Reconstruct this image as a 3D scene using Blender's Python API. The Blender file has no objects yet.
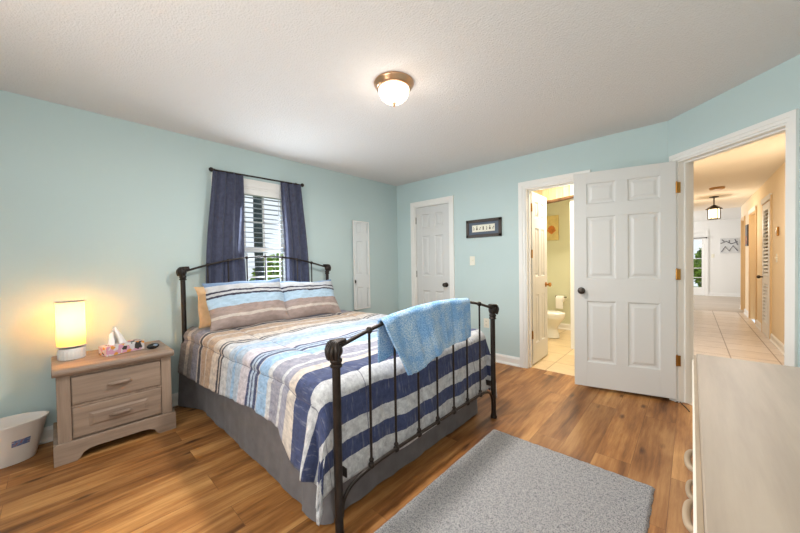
import bpy, math, random
import numpy as np
from mathutils import Matrix, Vector, Euler
rnd = random.Random(7)
S = bpy.context.scene
COL = S.collection
PI = math.pi

# ------------------------------------------------------------------ camera, world, light, exposure
F_PX, ROW, YAW, PITCH, ROLL = 317.9, 268.7, .7424, -.018, .0168
cam_d = bpy.data.cameras.new('camera'); cam = bpy.data.objects.new('camera', cam_d); COL.objects.link(cam)
_d = Vector((-math.sin(YAW), math.cos(YAW), 0)); _r = Vector((math.cos(YAW), math.sin(YAW), 0)); _z = Vector((0, 0, 1))
_F = _d*math.cos(PITCH) + _z*math.sin(PITCH); _U = _z*math.cos(PITCH) - _d*math.sin(PITCH)
_R = _r*math.cos(ROLL) - _U*math.sin(ROLL); _U2 = _r*math.sin(ROLL) + _U*math.cos(ROLL)
m = Matrix.Identity(4)
for i in range(3):
    m[i][0], m[i][1], m[i][2] = _R[i], _U2[i], -_F[i]
m.translation = Vector((3.359, -3.612, 1.22))
cam.matrix_world = m
cam_d.sensor_width = 36; cam_d.lens = F_PX/800*36; cam_d.shift_y = (ROW-266.5)/800
cam_d.clip_start = .02
S.camera = cam
S.view_settings.view_transform = 'Standard'; S.view_settings.look = 'None'
S.view_settings.gamma = 1; S.view_settings.use_curve_mapping = False
S.view_settings.exposure = 0.88

W = bpy.data.worlds.new('sky'); S.world = W; W.use_nodes = True
bg = W.node_tree.nodes['Background']; bg.inputs[0].default_value = (.84, .93, 1, 1); bg.inputs[1].default_value = .62

def area(name, loc, direction, sx, sy, power, col=(1, 1, 1)):
    l = bpy.data.lights.new(name, 'AREA'); l.shape = 'RECTANGLE'; l.size = sx; l.size_y = sy; l.energy = power; l.color = col
    o = bpy.data.objects.new(name, l); o.location = loc
    o.rotation_euler = Vector(direction).to_track_quat('-Z', 'Y').to_euler(); COL.objects.link(o); return o
def point(name, loc, power, col, r=.04):
    l = bpy.data.lights.new(name, 'POINT'); l.energy = power; l.color = col; l.shadow_soft_size = r
    o = bpy.data.objects.new(name, l); o.location = loc; COL.objects.link(o); return o
FILL = (1, .955, .87)  # warm tint of the added rear and side fill
area('rear_fill', (2.5, -5.14, 1.45), (.55, 1, .30), 2.0, 1.25, 40, FILL)  # fill light at a window added behind the camera
area('side_fill', (3.97, -4.3, 1.5), (-1, 0, -.02), 1.0, 1.2, 6, FILL)  # weak side fill, at a second window added out of view
area('daylight_bed_window', (.005, -2.13, 1.40), (1, .15, -.05), .5, .8, 14, (.84, .94, 1))
area('far_room_fill', (1.2, 8.9, 1.4), (1, 0, 0), 2.4, 1.6, 46, (1, 1, 1))  # added fill to brighten the far room; no window in the wall behind it
area('bathroom_ceiling_lamp', (2.2, .62, 2.36), (0, 0, -1), .35, .35, 15, (1, .86, .66))
area('bathroom_doorway_fill', (1.92, 2.28, 1.80), (.10, -1, -.45), .3, .2, 11, (1, .86, .66))  # added to throw warm light through the doorway; no vanity fixture here
area('hall_ceiling_fill', (3.75, 1.6, 2.38), (0, 0, -1), .4, .4, 12.5, (1, .98, .95))  # added downward fill for the near hall; no fixture hangs here
point('hall_bulb', (3.68, 5.1, 1.80), 8, (1, .88, .70), .05)

# ------------------------------------------------------------------ materials
def srgb(r, g, b):
    f = lambda c: (c/12.92 if c <= .04045 else ((c+.055)/1.055)**2.4)
    return (f(r/255), f(g/255), f(b/255), 1)
class NT:
    def __init__(s, name):
        s.m = bpy.data.materials.new(name); s.m.use_nodes = True; s.t = s.m.node_tree
        s.p = s.t.nodes['Principled BSDF']; s.out = s.t.nodes['Material Output']
    def n(s, typ, **kw):
        x = s.t.nodes.new(typ)
        for k, v in kw.items(): setattr(x, k, v)
        return x
    def l(s, a, b): s.t.links.new(a, b)
    def coord(s, kind='Object', scale=(1, 1, 1), rot=(0, 0, 0)):
        c = s.n('ShaderNodeTexCoord'); mp = s.n('ShaderNodeMapping'); s.l(c.outputs[kind], mp.inputs[0])
        mp.inputs['Scale'].default_value = scale; mp.inputs['Rotation'].default_value = rot
        return mp.outputs[0]
    def noise(s, vec, scale, detail=3, rough=.55):
        x = s.n('ShaderNodeTexNoise'); x.inputs['Scale'].default_value = scale; x.inputs['Detail'].default_value = detail
        x.inputs['Roughness'].default_value = rough; s.l(vec, x.inputs['Vector']); return x.outputs['Fac']
    def ramp(s, fac, stops, mode='LINEAR'):
        x = s.n('ShaderNodeValToRGB'); cr = x.color_ramp; cr.interpolation = mode
        cr.elements[0].position, cr.elements[0].color = stops[0]
        cr.elements[1].position, cr.elements[1].color = stops[-1] if len(stops) > 1 else stops[0]
        for p, c in stops[1:-1]:
            e = cr.elements.new(p); e.color = c
        s.l(fac, x.inputs[0]); return x.outputs[0]
    def mix(s, a, b, fac, mode='MIX'):
        x = s.n('ShaderNodeMix', data_type='RGBA', blend_type=mode)
        for sock, v in ((x.inputs[0], fac), (x.inputs[6], a), (x.inputs[7], b)):
            if isinstance(v, (int, float, tuple)): sock.default_value = v
            else: s.l(v, sock)
        return x.outputs[2]
    def math(s, op, a, b=0.0):
        x = s.n('ShaderNodeMath', operation=op)
        for i, v in enumerate((a, b)):
            if isinstance(v, (int, float)): x.inputs[i].default_value = v
            else: s.l(v, x.inputs[i])
        return x.outputs[0]
    def bump(s, h, strength, dist=.01):
        b = s.n('ShaderNodeBump'); b.inputs['Strength'].default_value = strength; b.inputs['Distance'].default_value = dist
        s.l(h, b.inputs['Height']); s.l(b.outputs[0], s.p.inputs['Normal'])
    def col(s, v):
        if isinstance(v, tuple): s.p.inputs['Base Color'].default_value = v
        else: s.l(v, s.p.inputs['Base Color'])
    def rough(s, v): s.p.inputs['Roughness'].default_value = v

def plain(name, c, rough=.5, metal=0, var=0., vscale=8, bump=0., bscale=60, emit=None, es=0, spec=None):
    t = NT(name); t.rough(rough); t.p.inputs['Metallic'].default_value = metal
    v = t.coord()
    if var:
        f = t.noise(v, vscale)
        lo = tuple(x*(1-var) for x in c[:3])+(1,); hi = tuple(min(1, x*(1+var)) for x in c[:3])+(1,)
        t.col(t.ramp(f, [(.3, lo), (.7, hi)]))
    else: t.col(c)
    if bump: t.bump(t.noise(v, bscale, 2), bump, .004)
    if emit: t.p.inputs['Emission Color'].default_value = emit; t.p.inputs['Emission Strength'].default_value = es
    if spec is not None: t.p.inputs['Specular IOR Level'].default_value = spec
    return t.m

def wood(name, c0, c1, axis='y', rough=.5, scale=1.0):
    t = NT(name); t.rough(rough)
    sc = {'x': (2, 26, 26), 'y': (26, 2, 26), 'z': (26, 26, 2)}[axis]
    v = t.coord('Object', tuple(a*scale for a in sc))
    f = t.noise(v, 1.0, 5, .65); f2 = t.noise(t.coord('Object', tuple(a*.25*scale for a in sc)), 1, 2)
    f = t.math('ADD', t.math('MULTIPLY', f, .7), t.math('MULTIPLY', f2, .3))
    t.col(t.ramp(f, [(.36, c0), (.62, c1)])); t.bump(f, .12, .002)
    return t.m

M = {}
def aqua():
    t = NT('aqua_wall_paint'); t.rough(.75); v = t.coord()
    t.col(t.ramp(t.noise(v, 1.1, 2), [(.3, srgb(191, 210, 211)), (.7, srgb(195, 213, 214))]))
    t.bump(t.noise(v, 170, 3), .10, .003); return t.m
M['aqua'] = aqua()
def ceiling_mat(name, c):
    t = NT(name); t.rough(.9); v = t.coord()
    f = t.math('ADD', t.noise(v, 95, 3, .6), t.math('MULTIPLY', t.noise(v, 40, 2), .4))
    t.col(c); t.bump(f, .5, .012); return t.m
M['ceil'] = ceiling_mat('popcorn_ceiling', srgb(228, 224, 222))
M['hall_ceil'] = plain('hall_ceiling_paint', srgb(240, 232, 220), .9, bump=.2, bscale=120)
M['white'] = plain('white_paint', srgb(238, 237, 234), .42, var=.02, vscale=3)
M['white_door'] = plain('white_door_paint', srgb(215, 215, 214), .4)
M['ochre'] = plain('ochre_wall_paint', srgb(242, 224, 194), .8, var=.02, vscale=2, bump=.1, bscale=160)
M['offwhite'] = plain('white_wall_paint', srgb(236, 235, 232), .8, bump=.1, bscale=160)
M['bathwall'] = plain('pale_green_wall_paint', srgb(214, 216, 190), .7, bump=.1, bscale=160)
M['brass'] = plain('brass', srgb(176, 128, 66), .35, 1.0, var=.1)
M['bronze'] = plain('dark_bronze', srgb(70, 62, 56), .4, .7, var=.15)
M['nickel'] = plain('copper_nickel', srgb(200, 160, 128), .28, 1.0)
M['iron'] = plain('dark_iron', srgb(48, 41, 38), .42, .55, var=.25, vscale=30, bump=.08, bscale=150)
M['porcelain'] = plain('porcelain', srgb(240, 238, 232), .15)
M['plate'] = plain('ivory_plastic', srgb(232, 228, 212), .4)
M['slot'] = plain('dark_slot', srgb(50, 46, 42), .6)
M['bin'] = plain('white_plastic', srgb(236, 230, 226), .45, var=.02)
M['black'] = plain('glossy_black_plastic', srgb(18, 18, 20), .18)
M['lcd'] = plain('grey_screen', srgb(120, 140, 160), .2)
M['lamp_base'] = plain('white_ceramic', srgb(236, 230, 224), .4)
M['tissue'] = plain('white_tissue', srgb(246, 244, 242), .9)
M['ns'] = wood('washed_oak_horizontal', srgb(132, 113, 100), srgb(164, 143, 127), 'y', .5)
M['ns_v'] = wood('washed_oak_vertical', srgb(132, 113, 100), srgb(164, 143, 127), 'z', .5)
M['dr'] = wood('pale_washed_wood', srgb(156, 140, 125), srgb(174, 158, 142), 'y', .42, .6)
M['dr_edge'] = plain('pale_wood_edge', srgb(238, 230, 218), .4, var=.04, vscale=10)
M['dr_handle_groove_shade'] = wood('taupe_handle_groove_shade', srgb(150, 132, 110), srgb(180, 160, 136), 'y', .5)  # brown of the handles; on the top's edge it paints in groove shade
M['rope'] = plain('dark_cable', srgb(60, 48, 40), .6)

def floor_mat():
    t = NT('oak_plank_floor'); t.rough(.42); t.p.inputs['Specular IOR Level'].default_value = .3
    tc = t.n('ShaderNodeTexCoord'); sep = t.n('ShaderNodeSeparateXYZ'); t.l(tc.outputs['Object'], sep.inputs[0])
    cmb = t.n('ShaderNodeCombineXYZ'); t.l(sep.outputs[1], cmb.inputs[0]); t.l(sep.outputs[0], cmb.inputs[1])
    br = t.n('ShaderNodeTexBrick'); t.l(cmb.outputs[0], br.inputs['Vector'])
    br.inputs['Scale'].default_value = 1; br.inputs['Brick Width'].default_value = 1.25; br.inputs['Row Height'].default_value = .182
    br.inputs['Mortar Size'].default_value = .0012; br.inputs['Mortar Smooth'].default_value = .2; br.offset = .37; br.offset_frequency = 2
    br.inputs['Color1'].default_value = (0, 0, 0, 1); br.inputs['Color2'].default_value = (1, 1, 1, 1); br.inputs['Mortar'].default_value = (.5, .5, .5, 1)
    plank = br.outputs['Color']
    off = t.n('ShaderNodeVectorMath', operation='MULTIPLY_ADD'); t.l(plank, off.inputs[0]); off.inputs[1].default_value = (7, 13, 3)
    t.l(tc.outputs['Object'], off.inputs[2])
    mp = t.n('ShaderNodeMapping'); mp.inputs['Scale'].default_value = (22, 1.6, 1); t.l(off.outputs[0], mp.inputs[0])
    grain = t.noise(mp.outputs[0], 1, 6, .68)
    mp2 = t.n('ShaderNodeMapping'); mp2.inputs['Scale'].default_value = (7, 1.3, 1); t.l(off.outputs[0], mp2.inputs[0])
    cloud = t.noise(mp2.outputs[0], 1, 3, .5)
    g = t.math('ADD', t.math('MULTIPLY', grain, .5), t.math('MULTIPLY', cloud, .5))
    base = t.ramp(g, [(.34, srgb(98, 60, 32)), (.48, srgb(160, 108, 60)), (.62, srgb(200, 150, 94))])
    tint = t.ramp(plank, [(0, (.66, .62, .60, 1)), (.5, (.94, .93, .92, 1)), (1, (1.16, 1.17, 1.15, 1))])
    c = t.mix(base, tint, 1.0, 'MULTIPLY')
    mp3 = t.n('ShaderNodeMapping'); mp3.inputs['Scale'].default_value = (7, 2.6, 1); t.l(off.outputs[0], mp3.inputs[0])
    vo = t.n('ShaderNodeTexVoronoi'); vo.inputs['Scale'].default_value = 1; t.l(mp3.outputs[0], vo.inputs['Vector'])
    vd = t.math('ADD', vo.outputs['Distance'], t.math('MULTIPLY', grain, .16))
    knot = t.ramp(vd, [(.12, (1, 1, 1, 1)), (.24, (0, 0, 0, 1))])
    c = t.mix(c, srgb(70, 42, 26), t.math('MULTIPLY', knot, .8))
    c = t.mix(c, srgb(84, 54, 34), t.math('MULTIPLY', br.outputs['Fac'], .6))
    t.col(c); t.bump(t.math('SUBTRACT', t.math('MULTIPLY', grain, .2), br.outputs['Fac']), .15, .002)
    return t.m
M['floor'] = floor_mat()
def tile_mat(name, c0, c1, grout, w=.40, rough=.3):
    t = NT(name); t.rough(rough); v = t.coord()
    br = t.n('ShaderNodeTexBrick'); t.l(v, br.inputs['Vector']); br.offset = 0
    br.inputs['Scale'].default_value = 1; br.inputs['Brick Width'].default_value = w; br.inputs['Row Height'].default_value = w
    br.inputs['Mortar Size'].default_value = .006; br.inputs['Color1'].default_value = c0; br.inputs['Color2'].default_value = c1; br.inputs['Mortar'].default_value = grout
    n = t.noise(v, 9, 4)
    t.col(t.mix(br.outputs['Color'], t.ramp(n, [(.3, (.9, .88, .86, 1)), (.7, (1.04, 1.04, 1.04, 1))]), 1.0, 'MULTIPLY'))
    t.bump(t.math('SUBTRACT', 1.0, br.outputs['Fac']), .25, .003); return t.m
M['hall_tile'] = tile_mat('cream_floor_tile', srgb(226, 214, 202), srgb(218, 204, 190), srgb(150, 128, 104))
M['bath_tile'] = tile_mat('beige_floor_tile', srgb(226, 204, 166), srgb(214, 190, 150), srgb(176, 150, 112), .42)
M['far_floor'] = wood('grey_washed_floor', srgb(170, 152, 134), srgb(200, 186, 170), 'x', .4, .5)

def fabric(name, c0, c1, weave=350, bump=.25, scale=40, rough=.9):
    t = NT(name); t.rough(rough); v = t.coord()
    f = t.noise(v, scale, 4); t.col(t.ramp(f, [(.3, c0), (.7, c1)])); t.bump(t.noise(v, weave, 2), bump, .002)
    t.p.inputs['Sheen Weight'].default_value = .15; return t.m
M['skirt'] = fabric('grey_skirt_cloth', srgb(96, 93, 97), srgb(112, 109, 113), scale=12)
M['curtain'] = fabric('slate_curtain_cloth', srgb(58, 61, 82), srgb(72, 77, 100), scale=30)
M['tan'] = fabric('tan_pillow_cloth', srgb(206, 172, 132), srgb(220, 188, 150), scale=20)
M['mattress'] = fabric('white_mattress_cloth', srgb(220, 218, 214), srgb(230, 228, 224))
def rug_mat():
    t = NT('grey_shag_rug'); t.rough(1); v = t.coord()
    f = t.noise(v, 190, 2, .6); g = t.noise(v, 60, 3, .6)
    f = t.math('ADD', t.math('MULTIPLY', f, .75), t.math('MULTIPLY', g, .25))
    t.col(t.ramp(f, [(.36, srgb(76, 78, 88)), (.46, srgb(150, 150, 154)), (.60, srgb(188, 187, 189))])); t.bump(f, .9, .012); return t.m
M['rug'] = rug_mat()
def towel_mat():
    t = NT('blue_terry_towel'); t.rough(1); v = t.coord('UV')
    f = t.noise(v, 130, 2, .6); g = t.noise(v, 9, 3)
    a = t.ramp(f, [(.38, srgb(96, 150, 212)), (.62, srgb(158, 200, 242))])
    b = t.ramp(f, [(.38, srgb(124, 170, 216)), (.62, srgb(206, 226, 244))])
    t.col(t.mix(a, b, t.ramp(g, [(.4, (0, 0, 0, 1)), (.6, (1, 1, 1, 1))]))); t.bump(f, .7, .006); return t.m
M['towel'] = towel_mat()

def stripes(name, stops, length, axis=0, mottle=.25, seam=None):
    """striped cloth: the colour follows one UV coordinate (metres along the cloth / length)"""
    t = NT(name); t.rough(.92)
    uv = t.n('ShaderNodeUVMap'); uv.uv_map = 'UVMap'; sep = t.n('ShaderNodeSeparateXYZ'); t.l(uv.outputs[0], sep.inputs[0])
    mpn = t.n('ShaderNodeMapping'); mpn.inputs['Scale'].default_value = (60, 60, 1); t.l(uv.outputs[0], mpn.inputs[0])
    wob = t.math('MULTIPLY', t.math('SUBTRACT', t.noise(mpn.outputs[0], .8, 3), .5), .010)
    co = t.math('ADD', t.math('DIVIDE', t.math('ADD', sep.outputs[axis], wob), length), 0.0)
    c = t.ramp(co, [(p/length, k) for p, k in stops], 'CONSTANT')
    mpm = t.n('ShaderNodeMapping'); mpm.inputs['Scale'].default_value = (40, 14, 1) if axis == 0 else (14, 40, 1); t.l(uv.outputs[0], mpm.inputs[0])
    n = t.noise(mpm.outputs[0], 1, 5, .7)
    c = t.mix(c, t.ramp(n, [(.3, (1-mottle,)*3+(1,)), (.7, (1+mottle*.6,)*3+(1,))]), 1.0, 'MULTIPLY')
    if seam:
        for sv in seam:
            d = t.math('ABSOLUTE', t.math('SUBTRACT', sep.outputs[1-axis], sv))
            c = t.mix(c, srgb(70, 70, 90), t.math('MULTIPLY', t.math('LESS_THAN', d, .0035), .8))
    t.col(c); t.bump(t.noise(mpn.outputs[0], 6, 2), .12, .003); t.p.inputs['Sheen Weight'].default_value = .1
    return t.m

# ------------------------------------------------------------------ mesh helpers
WM = {}
class MB:
    """collects shapes in world (or local) metres; build() links them as ONE mesh object"""
    def __init__(s): s.v = []; s.f = []; s.uv = []
    def add(s, vs, fs, M4=None):
        b = len(s.v)
        for p in vs: s.v.append(tuple(M4 @ Vector(p)) if M4 is not None else tuple(p))
        for f in fs: s.f.append(tuple(b+i for i in f))
        return s
    def box(s, x0, x1, y0, y1, z0, z1, M4=None):
        vs = [(x, y, z) for x in (x0, x1) for y in (y0, y1) for z in (z0, z1)]
        return s.add(vs, [(0, 1, 3, 2), (4, 6, 7, 5), (0, 4, 5, 1), (2, 3, 7, 6), (0, 2, 6, 4), (1, 5, 7, 3)], M4)
    def prism(s, poly, a0, a1, axis='z', M4=None):
        n = len(poly)
        def P(u, v, a): return {'z': (u, v, a), 'x': (a, u, v), 'y': (u, a, v)}[axis]
        vs = [P(u, v, a0) for u, v in poly]+[P(u, v, a1) for u, v in poly]
        fs = [tuple(range(n))[::-1], tuple(range(n, 2*n))]+[(i, (i+1) % n, n+(i+1) % n, n+i) for i in range(n)]
        return s.add(vs, fs, M4)
    def lathe(s, prof, c=(0, 0, 0), seg=24, sx=1, sy=1, M4=None, rib=0, nrib=0):
        vs = []; fs = []; n = len(prof)
        for k in range(seg):
            a = 2*PI*k/seg; w = 1+rib*math.cos(nrib*a)
            for r, z in prof: vs.append((c[0]+r*sx*w*math.cos(a), c[1]+r*sy*w*math.sin(a), c[2]+z))
        for k in range(seg):
            k2 = (k+1) % seg
            for i in range(n-1): fs.append((k*n+i, k2*n+i, k2*n+i+1, k*n+i+1))
        if prof[0][0] > 1e-6: fs.append(tuple(k*n for k in range(seg))[::-1])
        if prof[-1][0] > 1e-6: fs.append(tuple(k*n+n-1 for k in range(seg)))
        return s.add(vs, fs, M4)
    def tube(s, path, r, seg=10, M4=None, flat=1.0, closed=False):
        pts = [Vector(p) for p in path]; n = len(pts); rs = r if isinstance(r, (list, tuple)) else [r]*n
        vs = []; fs = []; up = None
        for i, p in enumerate(pts):
            t = (pts[min(i+1, n-1)]-pts[max(i-1, 0)]).normalized()
            if up is None:
                up = Vector((0, 0, 1)) if abs(t.z) < .9 else Vector((1, 0, 0))
            up = (up-t*up.dot(t)).normalized(); b = t.cross(up)
            for k in range(seg):
                a = 2*PI*k/seg; vs.append(p+up*(math.cos(a)*rs[i])+b*(math.sin(a)*rs[i]*flat))
        for i in range(n-1):
            for k in range(seg):
                k2 = (k+1) % seg; fs.append((i*seg+k, i*seg+k2, (i+1)*seg+k2, (i+1)*seg+k))
        fs.append(tuple(range(seg))[::-1]); fs.append(tuple((n-1)*seg+k for k in range(seg)))
        return s.add(vs, fs, M4)
    def ball(s, c, r, seg=14, ring=9, sc=(1, 1, 1), M4=None):
        prof = [(max(0, r*math.sin(PI*i/ring)), -r*math.cos(PI*i/ring)) for i in range(ring+1)]
        prof[0] = (0, prof[0][1]); prof[-1] = (0, prof[-1][1])
        vs = MB().lathe(prof, (0, 0, 0), seg)
        return s.add([(c[0]+x*sc[0], c[1]+y*sc[1], c[2]+z*sc[2]) for x, y, z in vs.v], vs.f, M4)
    def grid(s, nu, nv, fn, uvfn=None):
        b = len(s.v)
        for i in range(nu+1):
            for j in range(nv+1): s.v.append(tuple(fn(i/nu, j/nv)))
        for i in range(nu):
            for j in range(nv):
                s.f.append((b+i*(nv+1)+j, b+(i+1)*(nv+1)+j, b+(i+1)*(nv+1)+j+1, b+i*(nv+1)+j+1))
        if uvfn:
            while len(s.uv) < b: s.uv.append((0, 0))
            for i in range(nu+1):
                for j in range(nv+1): s.uv.append(uvfn(i/nu, j/nv))
        return s
    def build(s, name, mat, parent=None, smooth=False, bevel=0, solid=0, local=False, M4=None, subsurf=0, wn=True):
        me = bpy.data.meshes.new(name)
        vs = [Vector(v) for v in s.v]
        if M4 is not None: vs = [M4 @ v for v in vs]
        o = bpy.data.objects.new(name, me); COL.objects.link(o)
        if parent is not None:
            o.parent = parent; Mw = WM[parent.name]; WM[o.name] = Mw
            if not local: inv = Mw.inverted(); vs = [inv @ v for v in vs]
        else:
            xs, ys, zs = zip(*vs); c = Vector(((min(xs)+max(xs))/2, (min(ys)+max(ys))/2, min(zs)))
            vs = [v-c for v in vs]; o.location = c; WM[o.name] = Matrix.Translation(c)
        me.from_pydata([tuple(v) for v in vs], [], s.f); me.validate(); me.update()
        if s.uv:
            ul = me.uv_layers.new(name='UVMap')
            for lp in me.loops: ul.data[lp.index].uv = s.uv[lp.vertex_index]
        import bmesh
        bm = bmesh.new(); bm.from_mesh(me); 
        bmesh.ops.recalc_face_normals(bm, faces=bm.faces); bm.to_mesh(me); bm.free()
        me.materials.append(mat)
        if smooth:
            for p in me.polygons: p.use_smooth = True
        if solid:
            md = o.modifiers.new('thickness', 'SOLIDIFY'); md.thickness = solid; md.offset = -1
        if bevel:
            md = o.modifiers.new('bevel', 'BEVEL'); md.width = bevel; md.segments = 2; md.limit_method = 'ANGLE'; md.angle_limit = .6
        if subsurf:
            md = o.modifiers.new('smooth', 'SUBSURF'); md.levels = subsurf; md.render_levels = subsurf
        if smooth and not subsurf and not s.uv:
            md = o.modifiers.new('split', 'EDGE_SPLIT'); md.split_angle = .9
        return o
def tag(o, label, cat, group=None, kind=None):
    o['label'] = label; o['category'] = cat
    if group: o['group'] = group
    if kind: o['kind'] = kind
    return o
def root(name, loc, rz=0):
    o = bpy.data.objects.new(name, None); COL.objects.link(o); o.location = loc; o.rotation_euler = (0, 0, rz); o.empty_display_size = .05
    WM[o.name] = Matrix.Translation(loc) @ Matrix.Rotation(rz, 4, 'Z'); return o
def structure(o, label, cat): return tag(o, label, cat, kind='structure')
def curve(pts, n=8):
    """Catmull-Rom through pts"""
    P = [Vector(p) for p in pts]; out = []
    for i in range(len(P)-1):
        p0 = P[max(i-1, 0)]; p1 = P[i]; p2 = P[i+1]; p3 = P[min(i+2, len(P)-1)]
        for k in range(n):
            t = k/n
            out.append(.5*((2*p1)+(p2-p0)*t+(2*p0-5*p1+4*p2-p3)*t*t+(3*p1-p0-3*p2+p3)*t**3))
    out.append(P[-1]); return out
def wave(x, seed=0): return math.sin(x+seed)*.6+math.sin(2.3*x+1.7*seed+1)*.3+math.sin(4.1*x+.6*seed)*.15

CZ = 2.406
# ------------------------------------------------------------------ the setting
def wall(name, mat, axis, a0, a1, b0, b1, z0, z1, holes, label, M4=None):
    """a = along the wall, b = through it; holes = (a0,a1,z0,z1)"""
    A = sorted({a0, a1, *[h[0] for h in holes], *[h[1] for h in holes]}); Zs = sorted({z0, z1, *[h[2] for h in holes], *[h[3] for h in holes]})
    mb = MB()
    for i in range(len(A)-1):
        for j in range(len(Zs)-1):
            ca = (A[i]+A[i+1])/2; cz = (Zs[j]+Zs[j+1])/2
            if any(h[0] < ca < h[1] and h[2] < cz < h[3] for h in holes): continue
            if axis == 'x': mb.box(A[i], A[i+1], b0, b1, Zs[j], Zs[j+1])
            else: mb.box(b0, b1, A[i], A[i+1], Zs[j], Zs[j+1])
    return structure(mb.build(name, mat, M4=M4), label, 'wall')
MC = Matrix.Translation((3.208, 0, 0)) @ Matrix.Rotation(-PI/4, 4, 'Z')     # the diagonal wall: x along it, y outward

wall('wall_left', M['aqua'], 'y', -5.35, .12, -.15, 0, -.02, 2.5, [(-2.505, -1.765, .78, 2.03)], 'aqua painted bedroom wall with the curtained window behind the bed')
wall('wall_back', M['aqua'], 'x', 0, 3.25, 0, .12, -.02, 2.5, [(.355, .965, -.02, 2.035), (1.978, 2.55, -.02, 2.035)], 'aqua painted bedroom wall with the closet and bathroom doors')
wall('wall_diagonal', M['aqua'], 'x', 0, 1.42, 0, .12, -.02, 2.5, [(.085, .825, -.02, 2.035)], 'short diagonal aqua wall with the doorway to the hall', M4=MC)
wall('wall_right', M['aqua'], 'y', -5.35, -.72, 3.92, 4.05, -.02, 2.5, [(-4.8, -3.8, .9, 2.1)], 'aqua bedroom wall behind the dresser')
wall('wall_front', M['aqua'], 'x', 0, 3.92, -5.35, -5.2, -.02, 2.5, [(.75, 3.05, .85, 2.1)], 'aqua bedroom wall with the added rear window')
structure(MB().prism([(0, -5.2), (4.0, -5.2), (4.0, -.707), (3.233, .06), (0, .06)], -.06, 0).build('floor', M['floor']), 'warm oak plank floor of the bedroom', 'floor')
structure(MB().prism([(-.1, -5.3), (4.0, -5.3), (4.0, -.74), (3.25, .04), (-.1, .04)], CZ, CZ+.08).build('ceiling', M['ceil']), 'textured white bedroom ceiling', 'ceiling')
# hall, far room, bathroom shells
structure(MB().prism([(3.233, .06), (4.0, -.707), (4.22, -.9), (4.22, 6.6), (3.20, 6.6), (3.20, .12)], -.06, 0).build('floor_hall', M['hall_tile']), 'cream tiled floor of the hall', 'floor')
structure(MB().box(1.0, 6.0, 6.6, 10.6, -.06, .002).build('floor_far_room', M['far_floor']), 'greyish wood floor of the far room', 'floor')
structure(MB().box(1.2, 3.12, .06, 2.45, -.06, 0).build('floor_bathroom', M['bath_tile']), 'beige tiled bathroom floor', 'floor')
structure(MB().prism([(3.25, .04), (4.0, -.74), (4.34, -.9), (4.34, 7.4), (3.12, 7.4), (3.12, .12)], CZ, CZ+.08).build('ceiling_hall', M['hall_ceil']), 'cream hall ceiling', 'ceiling')
structure(MB().box(1.0, 6.0, 7.4, 10.7, CZ, CZ+.08).build('ceiling_far_room', M['offwhite']), 'white ceiling of the far room', 'ceiling')
structure(MB().box(1.1, 3.12, .12, 2.55, CZ, CZ+.08).build('ceiling_bathroom', M['hall_ceil']), 'cream bathroom ceiling', 'ceiling')
wall('wall_hall_left', M['ochre'], 'y', .12, 6.6, 3.12, 3.20, -.02, 2.5, [], 'ochre hall wall on the bathroom side')
wall('wall_hall_right', M['ochre'], 'y', -1.0, 7.36, 4.22, 4.34, -.02, 2.5, [(3.50, 4.13, -.02, 2.06), (4.93, 5.74, -.02, 2.06), (6.62, 7.16, -.02, 2.06)], 'ochre hall wall with the slatted closet door')
wall('wall_far', M['offwhite'], 'x', 1.0, 6.0, 10.6, 10.72, -.02, 2.5, [(2.75, 3.68, -.02, 2.05)], 'white far room wall with the glazed door')
wall('wall_far_left', M['offwhite'], 'y', 6.6, 10.6, .9, 1.0, -.02, 2.5, [], 'white far room wall out of sight on the left')
wall('wall_far_right', M['offwhite'], 'y', 7.36, 10.6, 6.0, 6.1, -.02, 2.5, [], 'white far room wall out of sight on the right')
wall('wall_far_near_left', M['offwhite'], 'x', 1.0, 3.12, 6.5, 6.6, -.02, 2.5, [], 'white wall beside the hall mouth')
wall('wall_far_near_right', M['offwhite'], 'x', 4.34, 6.0, 7.26, 7.36, -.02, 2.5, [], 'white wall right of the hall mouth')
wall('wall_side_rooms', M['ochre'], 'y', 3.2, 7.2, 5.1, 5.2, -.02, 2.5, [], 'ochre wall inside the rooms off the hall')
wall('wall_bathroom_back', M['bathwall'], 'x', 1.1, 3.12, 2.45, 2.55, -.02, 2.5, [], 'pale green bathroom wall with the small canvas')
wall('wall_bathroom_left', M['bathwall'], 'y', .12, 2.45, 1.1, 1.2, -.02, 2.5, [], 'pale green bathroom wall behind the toilet tank')

# baseboards
def baseboard(name, label, axis, a0, a1, b, sgn, mat=None, M4=None, h=.105):
    mb = MB()
    prof = [(0, 0), (.024, 0), (.024, .012), (.016, .022), (.014, .03), (.014, h-.022), (.009, h-.010), (.006, h), (0, h)]
    if axis == 'x': mb.prism([(b+sgn*u, v) for u, v in prof], a0, a1, 'x')
    else: mb.prism([(b+sgn*u, v) for u, v in prof], a0, a1, 'y')
    return structure(mb.build(name, mat or M['white'], M4=M4), label, 'baseboard')
baseboard('baseboard_left', 'white baseboard along the curtained wall', 'y', -5.2, 0, 0, 1)
mb = MB()
baseboard('baseboard_back', 'white baseboard between closet and bathroom doors', 'x', 1.034, 1.903, 0, -1)
baseboard('baseboard_corner', 'short white baseboard left of the closet door', 'x', .024, .286, 0, -1)
baseboard('baseboard_hall', 'white baseboard at the near end of the hall wall', 'y', -.6, 3.44, 4.22, -1)
baseboard('baseboard_hall_middle', 'white baseboard between the hall doorways', 'y', 4.19, 4.87, 4.22, -1)
baseboard('baseboard_hall_end', 'white baseboard beyond the hall doorways', 'y', 5.80, 6.56, 4.22, -1)
baseboard('baseboard_hall_corner', 'white baseboard at the end of the hall wall', 'y', 7.22, 7.36, 4.22, -1)
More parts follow.
